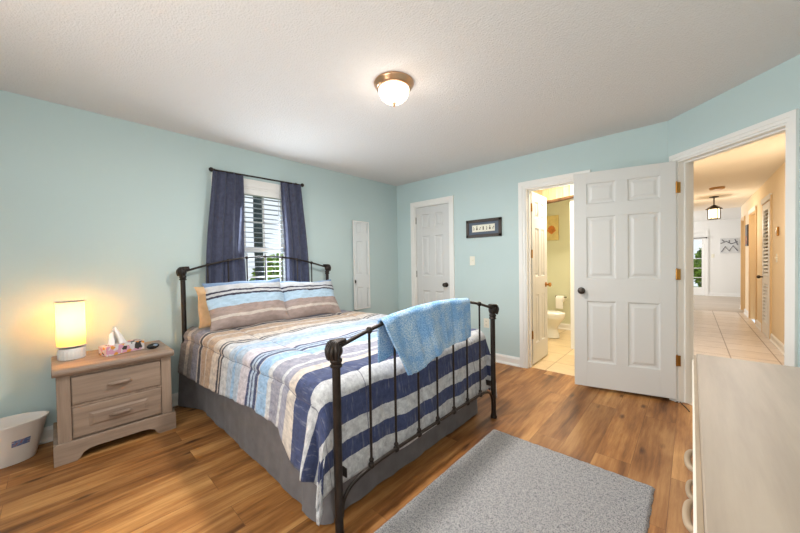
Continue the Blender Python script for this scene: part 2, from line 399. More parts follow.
baseboard('baseboard_far', 'white baseboard of the far room wall', 'x', 3.76, 6.0, 10.6, -1)
baseboard('baseboard_bathroom', 'white baseboard of the bathroom back wall', 'x', 1.2, 3.1, 2.45, -1)

# casings (trim) round door openings: profile boxes with a stepped edge
def casing(name, label, a0, a1, ztop, w, b, sgn, axis='x', M4=None, wr=None, jamb=.12, mat=None):
    wr = w if wr is None else wr; mb = MB(); mat = mat or M['white']
    def bx(p0, p1, q0, q1, z0, z1):
        lo, hi = sorted((b+sgn*q0, b+sgn*q1))
        if axis == 'x': mb.box(p0, p1, lo, hi, z0, z1)
        else: mb.box(lo, hi, p0, p1, z0, z1)
    bx(a0-w, a0, 0, .012, 0, ztop+w); bx(a1, a1+wr, 0, .012, 0, ztop+w); bx(a0, a1, 0, .012, ztop, ztop+w)
    k = w*.6; kr = wr*.6                                             # raised outer band
    bx(a0-w+.001, a0-w+k, .0115, .019, 0, ztop+w-.001); bx(a1+wr-kr, a1+wr-.001, .0115, .019, 0, ztop+w-.001); bx(a0-w+k, a1+wr-kr, .0115, .019, ztop+w-k, ztop+w-.001)
    J = -jamb-.012
    bx(a0, a0+.014, 0, J, 0, ztop); bx(a1-.014, a1, 0, J, 0, ztop); bx(a0+.014, a1-.014, 0, J, ztop-.014, ztop)
    bx(a0+.014, a0+.026, -.05, -.085, 0, ztop-.014); bx(a1-.026, a1-.014, -.05, -.085, 0, ztop-.014); bx(a0+.026, a1-.026, -.05, -.085, ztop-.026, ztop-.014)
    return structure(mb.build(name, mat, M4=M4), label, 'door casing')
M['tan_trim'] = plain('tan_door_trim', srgb(226, 194, 146), .5)
casing('trim_1', 'white casing round the closed closet door', .355, .965, 2.035, .068, 0, -1)
casing('trim_2', 'white casing round the bathroom doorway', 1.978, 2.55, 2.035, .074, 0, -1)
casing('trim_3', 'white casing round the doorway to the hall', .085, .825, 2.035, .055, 0, -1, M4=MC, wr=.05)
casing('trim_4', 'tan casing round the slatted hall door', 3.50, 4.13, 2.06, .062, 4.22, -1, 'y', mat=M['tan_trim'])
casing('trim_5', 'tan casing round the middle hall doorway', 4.93, 5.74, 2.06, .062, 4.22, -1, 'y', mat=M['tan_trim'])
casing('trim_6', 'pale casing round the last hall doorway', 6.62, 7.16, 2.06, .062, 4.22, -1, 'y', mat=M['tan_trim'])
casing('trim_7', 'white casing round the glazed far door', 2.75, 3.68, 2.05, .08, 10.6, -1)

structure(MB().box(4.190, 4.2185, 3.44, 4.19, 2.065, 2.14).build('trim_8', M['white'], bevel=.003), 'white header board above the slatted hall door', 'door header')
structure(MB().box(4.190, 4.2185, 4.87, 5.80, 2.065, 2.14).build('trim_9', M['white'], bevel=.003), 'white header board above the middle hall doorway', 'door header')
# six-panel doors, built in local metres: x 0..w from the hinge edge, y 0..t, z 0..h
def panel_leaf(w, h, t, stile=.105, mull=.09):
    mb = MB(); k = h/2.03; d = .009
    zr = [0, .235*k, .815*k, 1.03*k, 1.61*k, 1.73*k, 1.925*k, h]
    mb.box(.01, w-.01, d, t-d, .01, h-.01)
    mb.box(0, stile, 0, t, 0, h); mb.box(w-stile, w, 0, t, 0, h)
    for a, b in ((0, 1), (2, 3), (4, 5), (6, 7)): mb.box(stile, w-stile, 0, t, zr[a], zr[b])
    c0, c1 = (w-mull)/2, (w+mull)/2
    for a, b in ((1, 2), (3, 4), (5, 6)):
        mb.box(c0, c1, 0, t, zr[a], zr[b])
        for x0, x1 in ((stile, c0), (c1, w-stile)):
            z0, z1 = zr[a], zr[b]
            for side in (0, 1):
                Y = (lambda q: q) if side == 0 else (lambda q: t-q)
                # sloping rim (moulding) down into the recess, then the raised field
                i1, i2, i3 = .0, .016, .030
                def ring(i, q): return [(x0+i, Y(q), z0+i), (x1-i, Y(q), z0+i), (x1-i, Y(q), z1-i), (x0+i, Y(q), z1-i)]
                rings = [ring(0, .0005), ring(.010, d*.98), ring(.026, d*.98), ring(.046, .002)]
                vs = sum(rings, []); fs = []
                for r in range(3):
                    for q in range(4): fs.append((r*4+q, r*4+(q+1) % 4, r*4+4+(q+1) % 4, r*4+4+q))
                fs.append((12, 13, 14, 15)); mb.add(vs, fs)
    return mb
def add_hinges(parent, t, zs, mat, xk=-.004, side=0):
    for z in zs:
        mb = MB(); y = 0 if side == 0 else t
        mb.tube([(xk, y, z-.045), (xk, y, z+.045)], .0075, 8); mb.box(-.002, .0, .002, t-.004, z-.045, z+.045)
        mb.tube([(xk, y, z+.045), (xk, y, z+.052)], .005, 8)
        if side: mb.box(-.030, -.004, t-.009, t-.005, z-.045, z+.045)
        mb.build('hinge', mat, parent, local=True, smooth=True)
def add_knob(parent, x, z, t, mat, both=True):
    mb = MB()
    for sgn, y0 in ((-1, 0), (1, t)):
        if not both and sgn == 1: continue
        Mx = Matrix.Translation((x, y0, z)) @ Matrix.Rotation(PI/2 if sgn < 0 else -PI/2, 4, 'X')
        mb.lathe([(.032, 0), (.032, .006), (.013, .012), (.012, .030), (.022, .036), (.028, .048), (.026, .060), (.014, .066), (0, .067)], seg=18, M4=Mx)
    mb.build('door_knob', mat, parent, local=True, smooth=True)
def door(name, label, loc, rz, w, h, t, knob_mat, hinge_mat, hinge_zs=(.36, 1.09, 1.81), knob_z=.93, hinge_side=0, mat=None):
    o = panel_leaf(w, h, t).build(name, mat or M['white_door'], bevel=.0015)
    # re-seat the leaf: origin at the hinge edge
    off = Vector(o.location)
    for v in o.data.vertices: v.co += off
    o.location = loc; o.rotation_euler = (0, 0, rz)
    WM[o.name] = Matrix.Translation(loc) @ Matrix.Rotation(rz, 4, 'Z')
    add_hinges(o, t, hinge_zs, hinge_mat, side=hinge_side); add_knob(o, w-.06, knob_z, t, knob_mat)
    return structure(o, label, 'door')
# local y=0 face looks towards -y when rz=0
door('door_1', 'closed white six-panel closet door near the corner', (.372, .012, .012), 0, .578, 2.005, .035, M['bronze'], M['bronze'], (.30, 1.04, 1.82), .90)
door('door_2', 'white six-panel bathroom door opened into the bathroom', (2.003, .128, .012), math.radians(91), .54, 2.008, .035, M['brass'], M['brass'], (.345, 1.285, 1.82), .905, hinge_side=0)
A3 = math.radians(180+13.5)
# the open door: hinge edge at (3.272,-.05), far edge towards -x
_h = Vector((3.256, -.050, .030)); _n = Vector((-math.sin(A3), math.cos(A3), 0))    # local +y
door('door_3', 'white six-panel bedroom door standing wide open', _h - _n*0, A3, .752, 2.002, .035, M['bronze'], M['brass'], (.327, 1.055, 1.78), .90, hinge_side=1)

# ------------------------------------------------------------------ window behind the bed
def window_left():
    r = root('window_1', (-.02, -2.135, .78)); structure(r, 'double hung window behind the bed', 'window')
    y0, y1, z0, z1 = -2.505, -1.765, .78, 2.03
    f = MB(); w = .075
    f.box(0, .012, y0-w, y0, z0, z1+w).box(0, .012, y1, y1+w, z0, z1+w).box(0, .012, y0, y1, z1, z1+w)
    f.box(.0115, .018, y0-w+.001, y0-.03, z0, z1+w-.001).box(.0115, .018, y1+.03, y1+w-.001, z0, z1+w-.001).box(.0115, .018, y0-.03, y1+.03, z1+.03, z1+w-.001)
    f.box(-.15, 0, y0, y0+.02, z0, z1).box(-.15, 0, y1-.02, y1, z0, z1).box(-.15, 0, y0+.02, y1-.02, z1-.02, z1)
    f.build('window_frame', M['white'], r)
    MB().box(-.15, .05, y0-.1, y1+.1, z0-.025, z0).box(0, .014, y0-.075, y1+.075, z0-.09, z0-.025).build('window_sill', M['white'], r, bevel=.003)
    for nm, za, zb, x in (('upper_sash', 1.36, z1-.02, -.11), ('lower_sash', z0, 1.41, -.075)):
        s = MB(); a, b = y0+.02, y1-.02; w = .042
        s.box(x-.03, x, a, a+w, za, zb); s.box(x-.03, x, b-w, b, za, zb); s.box(x-.03, x, a, b, zb-w, zb); s.box(x-.03, x, a, b, za, za+w)
        n = 3
        for k in range(1, n): yy = a+w+(b-a-2*w)*k/n; s.box(x-.024, x-.006, yy-.009, yy+.009, za+w, zb-w)
        zz = (za+zb)/2; s.box(x-.024, x-.006, a+w, b-w, zz-.009, zz+.009)
        so = s.build(nm, M['white'], r)
        MB().box(x-.018, x-.014, a+.03, b-.03, za+.03, zb-.03).build('window_pane', M['glass'], so)
    return r
def glass_mat():
    t = NT('clear_window_glass'); tr = t.n('ShaderNodeBsdfTransparent'); gl = t.n('ShaderNodeBsdfGlossy'); gl.inputs['Roughness'].default_value = .02
    fr = t.n('ShaderNodeFresnel'); fr.inputs['IOR'].default_value = 1.35; mx = t.n('ShaderNodeMixShader')
    t.l(fr.outputs[0], mx.inputs[0]); t.l(tr.outputs[0], mx.inputs[1]); t.l(gl.outputs[0], mx.inputs[2]); t.l(mx.outputs[0], t.out.inputs[0]); return t.m
M['glass'] = glass_mat()
window_left()
# unseen windows added behind the camera to go with the fill lights
def plain_window(name, label, axis, a0, a1, z0, z1, b0, b1):
    r = root(name, ((a0+a1)/2, (b0+b1)/2, z0) if axis == 'x' else ((b0+b1)/2, (a0+a1)/2, z0)); structure(r, label, 'window')
    f = MB()
    def bx(p0, p1, zz0, zz1, q0, q1):
        f.box(p0, p1, q0, q1, zz0, zz1) if axis == 'x' else f.box(q0, q1, p0, p1, zz0, zz1)
    c0, c1 = min(b0, b1)+.03, max(b0, b1)-.08
    bx(a0, a0+.05, z0, z1, c0, c1); bx(a1-.05, a1, z0, z1, c0, c1); bx(a0, a1, z0, z0+.05, c0, c1); bx(a0, a1, z1-.05, z1, c0, c1)
    bx((a0+a1)/2-.02, (a0+a1)/2+.02, z0, z1, c0, c1)
    f.build('window_frame', M['white'], r)
plain_window('added_window_2', 'wide unseen window added behind the camera for fill light', 'x', .75, 3.05, .85, 2.1, -5.35, -5.2)
plain_window('added_window_3', 'unseen window added beside the dresser for side fill light', 'y', -4.8, -3.8, .9, 2.1, 4.05, 3.92)

# blind on the bed window
M['slat'] = plain('blind_slat', srgb(196, 202, 208), .5)
def blind():
    r = root('window_blind', (-.03, -2.1, 2.0)); tag(r, 'white slatted blind lowered in the window behind the bed', 'blind')
    mb = MB(); mb.box(-.055, -.005, -2.482, -1.788, 1.955, 2.01); mb.build('headrail', M['white'], r, bevel=.004)
    for k in range(22):
        z = 1.925-k*.0515; s = MB(); a = math.radians(-6)
        s.prism([(-.030-.024*math.cos(a), z+.024*math.sin(a)), (-.030, z+.0045), (-.030+.024*math.cos(a), z-.024*math.sin(a)), (-.030, z+.0006)], -2.480, -1.790, 'y')
        s.build('slat', M['slat'], r)
    for y in (-2.3, -1.9):
        MB().box(-.031, -.029, y-.004, y+.004, .80, 1.96).build('ladder_cord', M['white'], r)
blind()

# outside: ground, tree trunk, shrubs
M['grass'] = plain('lawn_grass', srgb(120, 150, 70), .95, var=.25, vscale=6)
M['bark'] = plain('dark_bark', srgb(52, 66, 70), .9, var=.3, vscale=14, bump=.6, bscale=30)
M['leaf'] = plain('shrub_leaf', srgb(140, 172, 66), .7, var=.4, vscale=5)
M['leaf2'] = plain('dark_shrub_leaf', srgb(84, 122, 58), .7, var=.4, vscale=5)
structure(MB().box(-16, -.16, -12, 10, -.40, -.32).box(.5, 8, 10.73, 20, -.40, -.32).build('ground', M['grass']), 'green lawn outside the windows', 'ground')
def shrub(name, label, c, rx, ry, h, n, mat, group, seed):
    q = random.Random(seed); r = root(name, c); tag(r, label, 'shrub', group)
    mb = MB()
    for k in range(6):
        a = q.uniform(0, 6.28); mb.tube([c, (c[0]+.3*rx*math.cos(a), c[1]+.3*ry*math.sin(a), c[2]+h*.45), (c[0]+.6*rx*math.cos(a), c[1]+.6*ry*math.sin(a), c[2]+h*.85)], [.03, .02, .008], 5)
    mb.build('stem', M['bark'], r)
    lf = MB()
    for k in range(n):
        while True:
            u, v, w = q.uniform(-1, 1), q.uniform(-1, 1), q.uniform(-1, 1)
            if .35 < u*u+v*v+w*w < 1: break
        p = Vector((c[0]+u*rx, c[1]+v*ry, c[2]+h*.55+w*h*.45)); e = Euler((q.uniform(0, 6), q.uniform(0, 6), q.uniform(0, 6))).to_matrix().to_4x4()
        s = q.uniform(.07, .13); lf.add([(0, -s, 0), (s*.5, 0, s*.15), (0, s, 0), (-s*.5, 0, s*.15)], [(0, 1, 2, 3)], Matrix.Translation(p) @ e)
    lf.build('foliage', mat, r)
shrub('shrub', 'yellow-green shrub outside the bed window, left of the dark trunk', (-4.7, -1.15, -.32), .7, .72, 1.8, 2200, M['leaf'], 'shrubs outside the bed window', 1)
shrub('shrub', 'yellow-green shrub outside the bed window, right of the dark trunk', (-4.3, .32, -.32), .7, .72, 1.85, 2200, M['leaf'], 'shrubs outside the bed window', 2)
shrub('shrub', 'dark green shrub outside the bed window, nearest the right curtain', (-5.0, 1.85, -.32), .7, .78, 1.75, 2200, M['leaf2'], 'shrubs outside the bed window', 3)
tr = MB().tube([(-2.0, -1.265, -.33), (-2.0, -1.262, .8), (-2.02, -1.27, 1.8), (-2.0, -1.262, 3.6)], [.09, .072, .070, .066], 14).build('tree_trunk', M['bark'], smooth=True)
tag(tr, 'dark slim tree trunk seen through the blind behind the bed', 'tree')
shrub('tall_shrub', 'green bush outside the glazed far door, on its left', (2.45, 12.3, -.32), .62, .6, 2.3, 2200, M['leaf2'], 'bushes beyond the far door', 4)
shrub('tall_shrub', 'green bush outside the glazed far door, on its right', (4.0, 12.3, -.32), .62, .6, 2.1, 2200, M['leaf'], 'bushes beyond the far door', 5)

# ------------------------------------------------------------------ curtains
def curtains():
    r = root('curtain_rod', (.075, -2.13, 2.12)); tag(r, 'thin dark curtain rod with round ends above the bed window', 'curtain rod')
    MB().tube([(.065, -2.58, 2.121), (.065, -1.67, 2.131)], .0085, 10).build('rod', M['iron'], r, smooth=True)
    for y, z in ((-2.597, 2.120), (-1.658, 2.132)): MB().ball((.065, y, z), .021).build('finial', M['iron'], r, smooth=True)
    for y, z in ((-2.555, 2.12), (-1.70, 2.13)):
        MB().tube([(.002, y, z), (.065, y, z)], .005, 8).box(0, .004, y-.012, y+.012, z-.03, z+.03).build('bracket', M['iron'], r)
    def panel(label, ya0, ya1, yb0, yb1, seed, folds):
        def fn(u, v):
            z = 2.128 + (.005 if seed > 3 else 0) - v*1.42
            y = (ya0+(yb0-ya0)*v**.8)*(1-u)+(ya1+(yb1-ya1)*v**.8)*u
            amp = .014+.006*v
            x = .058+amp*math.sin(u*folds*2*PI+seed+.5*v)+.005*math.sin(u*folds*4.7*PI+2*seed+v*2)
            if v < .02: x = .065+(x-.065)*.9
            return (max(.034, min(x, .084)), y+.006*math.sin(v*7+seed), z)
        mb = MB().grid(64, 40, fn)
        o = mb.build('curtain', M['curtain'], smooth=True, solid=.003); tag(o, label, 'curtain', 'slate curtains at the bed window')
    panel('slate blue curtain at the left of the bed window', -2.588, -2.315, -2.69, -2.31, 1.0, 3.1)
    panel('slate blue curtain at the right of the bed window', -1.91, -1.675, -1.865, -1.57, 4.2, 2.7)
curtains()

# ------------------------------------------------------------------ bed frame
XF, YL, YR, XH = 2.218, -2.79, -1.312, .105
bed = root('iron_bed', (1.17, -2.05, 0)); tag(bed, 'dark iron bed frame with arched spindle headboard and footboard', 'bed')
def post(nm, x, y, ztop):
    mb = MB().lathe([(.024, 0), (.026, .012), (.02, .03), (.0185, .05), (.0185, ztop-.055), (.026, ztop-.052), (.028, ztop-.045), (.022, ztop-.038), (.027, ztop-.028), (.027, ztop-.02), (.02, ztop-.012), (.02, ztop)], (x, y, 0), 18)
    return mb.build(nm, M['iron'], bed, smooth=True)
def cap(p, x, y, z, dy):
    """scrolled shell cap on a post, turned towards the rail"""
    mb = MB()
    mb.ball((x, y-dy*.006, z), .034, 14, 10, (1, 1.05, 1.1))
    for k in range(5):
        a = -1.0+k*.5
        mb.tube(curve([(x+.030*math.sin(a), y-dy*.032*math.cos(a), z-.032), (x+.040*math.sin(a), y-dy*.038*math.cos(a), z+.006), (x+.026*math.sin(a), y-dy*.010, z+.036), (x+.010*math.sin(a), y+dy*.045, z+.040)], 4), [.010]*4+[.011]*5+[.008]*4, 8)
    mb.tube([(x, y, z+.02), (x, y+dy*.05, z+.030)], [.02, .014], 10)
    return mb.build('scroll_cap', M['iron'], p, smooth=True)
for nm, x, ys, zc in (('headboard_post', XH, (-2.855, -1.372), 1.165), ('footboard_post', XF, (YL, YR), .835)):
    for y in ys: p = post(nm, x, y, zc-.01); cap(p, x, y, zc+.008, 1 if y < -2.05 else -1)
FT = [(XF, -2.77, .858), (XF, -2.595, .900), (XF, -2.42, .930), (XF, -2.23, .948), (XF, -2.05, .956), (XF, -1.87, .953), (XF, -1.70, .943), (XF, -1.52, .912), (XF, -1.335, .862)]
HT = [(XH, -2.83, 1.182), (XH, -2.661, 1.231), (XH, -2.485, 1.272), (XH, -2.31, 1.298), (XH, -2.13, 1.308), (XH, -1.945, 1.303), (XH, -1.765, 1.278), (XH, -1.585, 1.240), (XH, -1.40, 1.190)]
MB().tube(curve(FT, 6), .0095, 10).build('footboard_rail', M['iron'], bed, smooth=True)
MB().tube(curve(HT, 6), .0095, 10).build('headboard_rail', M['iron'], bed, smooth=True)
low = [(XF, -2.775, .10), (XF, -2.765, .165), (XF, -2.715, .215), (XF, -2.60, .238)]+[(XF, y, .248) for y in (-2.40, -2.05, -1.7)]+[(XF, -1.52, .245), (XF, -1.40, .225), (XF, -1.345, .175), (XF, -1.33, .10)]
MB().tube(curve(low, 6), .0095, 10).build('lower_rail', M['iron'], bed, smooth=True)
MB().tube([(XH, -2.84, .42), (XH, -1.39, .42)], .010, 10).build('headboard_lower_rail', M['iron'], bed, smooth=True)
def spindle(nm, x, y, z0, z1):
    mb = MB().tube([(x, y, z0), (x, y, z1)], .0065, 10)
    for z in (z0, z1): mb.lathe([(0, -.016), (.010, -.015), (.0165, -.006), (.0165, .006), (.010, .015), (0, .016)], (x, y, z), 12)
    mb.lathe([(.007, 0), (.0125, .006), (.0125, .012), (.007, .02)], (x, y, z0+.016), 12)
    mb.build(nm, M['iron'], bed, smooth=True)
for (x, y, z) in FT[1:-1]: spindle('footboard_spindle', x, y, .246, z)
for (x, y, z) in HT[1:-1]: spindle('headboard_spindle', x, y, .42, z)
for y in (-2.745, -1.355):
    MB().prism([(y-.003, .26), (y+.003, .26), (y+.003, .30), (y-.003, .30)], XH, XF, 'x').build('side_rail', M['iron'], bed)

mt = MB().box(.17, 2.06, -2.73, -1.37, .40, .655).build('mattress', M['mattress'], bevel=.05); tag(mt, 'white mattress under the striped comforter', 'mattress')
bs = MB().box(.17, 2.05, -2.73, -1.37, .302, .399).build('box_spring', M['mattress'], bevel=.01); tag(bs, 'box spring between mattress and bed frame, inside the skirt', 'box spring')
# bed skirt
def skirt():
    path = []; X0, X1, Y0, Y1, R = .035, 2.09, -2.785, -1.33, .03
    n = 90
    for k in range(n): path.append((X0+(X1-R-X0)*k/(n-1), Y0, 0, -1))
    for k in range(1, 7): a = -PI/2+PI/2*k/7; path.append((X1-R+R*math.cos(a), Y0+R+R*math.sin(a), math.cos(a), math.sin(a)))
    for k in range(70): path.append((X1, Y0+R+(Y1-Y0-2*R)*k/69, 1, 0))
    for k in range(1, 7): a = PI/2*k/7; path.append((X1-R+R*math.cos(a), Y1-R+R*math.sin(a), math.cos(a), math.sin(a)))
    for k in range(n): path.append((X1-R-(X1-R-X0)*k/(n-1), Y1, 0, 1))
    mb = MB(); N = len(path)-1
    def fn(u, v):
        i = int(round(u*N)); x, y, nx, ny = path[i]; s = i*.028
        o = (.006*wave(s*9, 1)+.004*wave(s*23, 2))*v + .012*v
        if ny < -.5: o += .105*math.exp(-((x-.07)/.15)**2)
        if abs(i-90) < 7 and v > .1: o += .02*v
        return (x+nx*o, y+ny*o, .335-(.335-.012)*v)
    mb.grid(N, 10, fn)
    o = mb.build('bed_skirt', M['skirt'], smooth=True, solid=.003); tag(o, 'plain grey cloth bed skirt hanging to the floor round the bed', 'bed skirt')
skirt()

# comforter
TA, CR, DK, NV, PB, WH = srgb(140, 130, 128), srgb(198, 188, 180), srgb(60, 58, 70), srgb(58, 68, 106), srgb(168, 184, 204), srgb(194, 196, 201)
BL, GL, TN, PK, BG = srgb(146, 178, 212), srgb(146, 146, 162), srgb(178, 154, 134), srgb(196, 190, 200), srgb(134, 132, 146)
comf_stops = [(0, TA), (.18, CR), (.235, TA), (.33, BG), (.46, CR), (.485, DK), (.53, CR), (.555, TN), (.655, CR), (.69, TN), (.80, CR), (.915, DK), (.94, CR),
              (.965, DK), (.99, WH), (1.09, PB), (1.19, BL), (1.225, PB), (1.32, PK), (1.43, NV), (1.455, PB), (1.478, NV), (1.50, PB), (1.522, NV), (1.55, WH), (1.57, BL),
              (1.665, WH), (1.72, GL), (1.825, WH), (1.85, GL)]
comf2 = [(0, GL), (1.895, CR), (1.955, NV), (2.095, WH), (2.195, NV), (2.325, WH), (2.405, NV), (2.485, WH)]
def comforter_mat():
    t = NT('striped_comforter_cloth'); t.rough(.95); L = 3.0
    uv = t.n('ShaderNodeUVMap'); uv.uv_map = 'UVMap'; sep = t.n('ShaderNodeSeparateXYZ'); t.l(uv.outputs[0], sep.inputs[0])
    mpn = t.n('ShaderNodeMapping'); mpn.inputs['Scale'].default_value = (28, 28, 1); t.l(uv.outputs[0], mpn.inputs[0])
    wob = t.math('MULTIPLY', t.math('SUBTRACT', t.noise(mpn.outputs[0], .9, 4), .5), .014)
    s = t.math('ADD', sep.outputs[0], wob)
    co = t.math('DIVIDE', s, L)
    a = t.ramp(co, [(p/L, k) for p, k in comf_stops], 'CONSTANT'); b = t.ramp(co, [(p/L, k) for p, k in comf2], 'CONSTANT')
    c = t.mix(a, b, t.math('GREATER_THAN', s, 1.88))
    mpm = t.n('ShaderNodeMapping'); mpm.inputs['Scale'].default_value = (26, 26, 1); t.l(uv.outputs[0], mpm.inputs[0])
    n = t.noise(mpm.outputs[0], 1, 6, .75)
    c = t.mix(c, t.ramp(n, [(.32, (.60, .60, .64, 1)), (.68, (1.34, 1.34, 1.30, 1))]), 1.0, 'MULTIPLY')
    mpw = t.n('ShaderNodeMapping'); mpw.inputs['Scale'].default_value = (9, 60, 1); t.l(uv.outputs[0], mpw.inputs[0])
    n2 = t.noise(mpw.outputs[0], 1, 3, .6)
    c = t.mix(c, srgb(222, 222, 226), t.math('MULTIPLY', t.ramp(n2, [(.55, (0, 0, 0, 1)), (.75, (1, 1, 1, 1))]), .22))
    for sv in SEAMS:
        d = t.math('ABSOLUTE', t.math('SUBTRACT', sep.outputs[1], sv))
        c = t.mix(c, srgb(80, 80, 100), t.math('MULTIPLY', t.math('LESS_THAN', d, .003), .7))
    t.col(c); t.bump(t.noise(mpn.outputs[0], 7, 2), .15, .004); t.p.inputs['Sheen Weight'].default_value = .1
    return t.m
SEAMS = (-.86, -.52, .52, .86)
def comforter():
    TOP, R = .685, .08; SE = 2.075; YC, HW = -2.05, .715; DS, DF = .445, .52; S0 = .04   # cloth past the side / foot edge
    def wrap(d, fl):
        q = R*PI/2
        if d < q: a = d/R; return R*math.sin(a), R*(1-math.cos(a))
        e = d-q; return R+e*fl, R+e*math.sqrt(1-fl*fl)
    def fn(u, v):
        s = S0+u*(SE+DF-S0); t = -(HW+DS)+v*2*(HW+DS)
        return place(s, t)
    def place(s, t):
        ds = max(0, s-SE); dt = max(0, abs(t)-HW); sg = -1 if t < 0 else 1
        if ds > 0 and dt > 0: phi = math.atan2(ds, dt)
        elif ds > 0: phi = PI/2
        else: phi = 0
        d = math.hypot(ds, dt)
        # a rounded corner: limit how far the corner tip hangs
        corner = math.sin(2*phi)
        d = d*(1-.10*corner)
        out, dn = wrap(d, .10+.10*corner)
        x = min(s, SE)+out*math.sin(phi); y = YC+sg*(min(abs(t), HW)+out*math.cos(phi)); z = TOP-dn
        h = max(0, min(1, (dn-.04)/.3))
        # hanging folds
        if phi == 0: f = .010*wave(s*11, sg)+.006*wave(s*27, 2+sg)
        elif phi == PI/2: f = .012*wave(t*10, 3)+.006*wave(t*24, 1)
        else:
            f = .010*wave((SE*11)*(1) , sg)*(1-phi/(PI/2))+.012*wave(sg*HW*10, 3)*(phi/(PI/2))
            f += .050*math.sin(phi*7+.3)*corner*(.4+.9*h)
        f *= h
        x += f*math.sin(phi); y += sg*f*math.cos(phi)
        # uneven hem
        z -= h*(.018*wave(s*4.3, 5) if phi < .7 else .016*wave(t*5, 2))*min(1, d/.4)
        if phi < .9:
            ks = min(1, max(0, (s-.1)/1.75))*.34*(1-min(1, max(0, (ds+max(0, s-1.86))/.10)))
            z += dn*ks*min(1, dn/.12)
        # soft puff + quilting grooves on the top
        flat = 1-h
        z += flat*(.010*wave(s*5.1+t*2, 1)+.008*wave(t*7.3-s*2.2, 4)+.004*wave(s*17+t*13, 2))
        for q in SEAMS:
            g = math.exp(-((t-q)/.022)**2)*.010
            if dn < .05: z -= g
            elif phi < .3: y -= sg*g
        if dn > .02 and phi < .5: y += sg*.025*math.exp(-((x-.10)/.09)**2)
        if s < .2 and dt == 0: z -= (.2-s)**2*2
        xmax = XF-.030
        if x > xmax: x = xmax+(x-xmax)*.05
        return (x, y, max(z, .06))
    mb = MB().grid(190, 170, fn, lambda u, v: (S0+u*(SE+DF-S0), -(HW+DS)+v*2*(HW+DS)))
    o = mb.build('comforter', comforter_mat(), smooth=True, solid=.016); tag(o, 'puffy striped comforter in navy, white, pale blue and taupe on the bed', 'comforter')
comforter()

# pillows
def pillow(name, label, c, w, h, th, lean, mat, group, flange=.025, seed=0, roll=0, yaw=0):
    up = Vector((-math.sin(lean), 0, math.cos(lean))); rt = Vector((0, 1, 0)); nr = rt.cross(up); c = Vector(c)
    Rr = Matrix.Rotation(yaw, 3, 'Z') @ Matrix.Rotation(roll, 3, nr); up = Rr @ up; rt = Rr @ rt; nr = Rr @ nr
    mb = MB(); NU, NV = 40, 26
    def side(sg):
        def fn(u, v):
            a, b = 2*u-1, 2*v-1
            A = a*(w/2)*(1-.05*(1-abs(a))*0-.045*(b*b-0)*0); B = b*(h/2)
            A *= 1-.05*(1-b*b); B *= 1-.07*(1-a*a)
            A *= 1+.02*math.sin(5*b+seed); B *= 1+.03*math.sin(4*a+2*seed)
            e = max(0, 1-(abs(a)/(1-flange))**3.2)**.6*max(0, 1-(abs(b)/(1-flange*w/h))**3.0)**.6 if abs(a) < 1-flange and abs(b) < 1-flange*w/h else 0
            T = th/2*e*(1+.16*wave(a*3+b*2.4, seed))+.009*e*wave(a*9-b*6, seed+1)+.005*e*wave(a*19+b*15, seed+2)
            T += .004*(1-e)*math.sin(12*a+9*b+seed)*sg
            return c+rt*A+up*B+nr*(sg*(T+.002))
        return fn
    mb.grid(NU, NV, side(1), lambda u, v: (u*w, v*h)); mb.grid(NU, NV, side(-1), lambda u, v: (u*w, v*h))
    n1 = (NU+1)*(NV+1); idx = lambda i, j: i*(NV+1)+j
    edge = [(i, 0) for i in range(NU)]+[(NU, j) for j in range(NV)]+[(i, NV) for i in range(NU, 0, -1)]+[(0, j) for j in range(NV, 0, -1)]
    for k in range(len(edge)):
        p, q = idx(*edge[k]), idx(*edge[(k+1) % len(edge)]); mb.f.append((p, q, n1+q, n1+p))
    o = mb.build(name, mat, smooth=True); return tag(o, label, 'pillow', group)
LB = srgb(172, 198, 220); TP = srgb(160, 143, 138); BG2 = srgb(120, 146, 182); ND = srgb(58, 56, 74)
def sham(h):
    st = [(0, TP), (.19, CR), (.25, TP), (.42, LB), (.63, ND), (.675, WH), (.725, ND), (.765, WH), (.90, BG2)]
    return stripes('striped_sham_cloth', [(p*h, k) for p, k in st]+[(h*.999, BG2)], h, 1, .22)
SH = sham(.44)
pillow('pillow', 'plain tan pillow peeking out behind the left striped pillow', (.19, -2.46, .852), .64, .37, .11, .30, M['tan'], None, .0, 2, roll=-.03)
pillow('pillow', 'striped blue and taupe pillow on the left, in front of the tan pillow', (.39, -2.415, .885), .70, .44, .17, .42, SH, 'striped pillows at the headboard', .03, 1, roll=.015)
pillow('pillow', 'striped blue and taupe pillow on the right, nearest the mirror', (.36, -1.765, .862), .66, .42, .16, .50, SH, 'striped pillows at the headboard', .03, 5, roll=-.03)

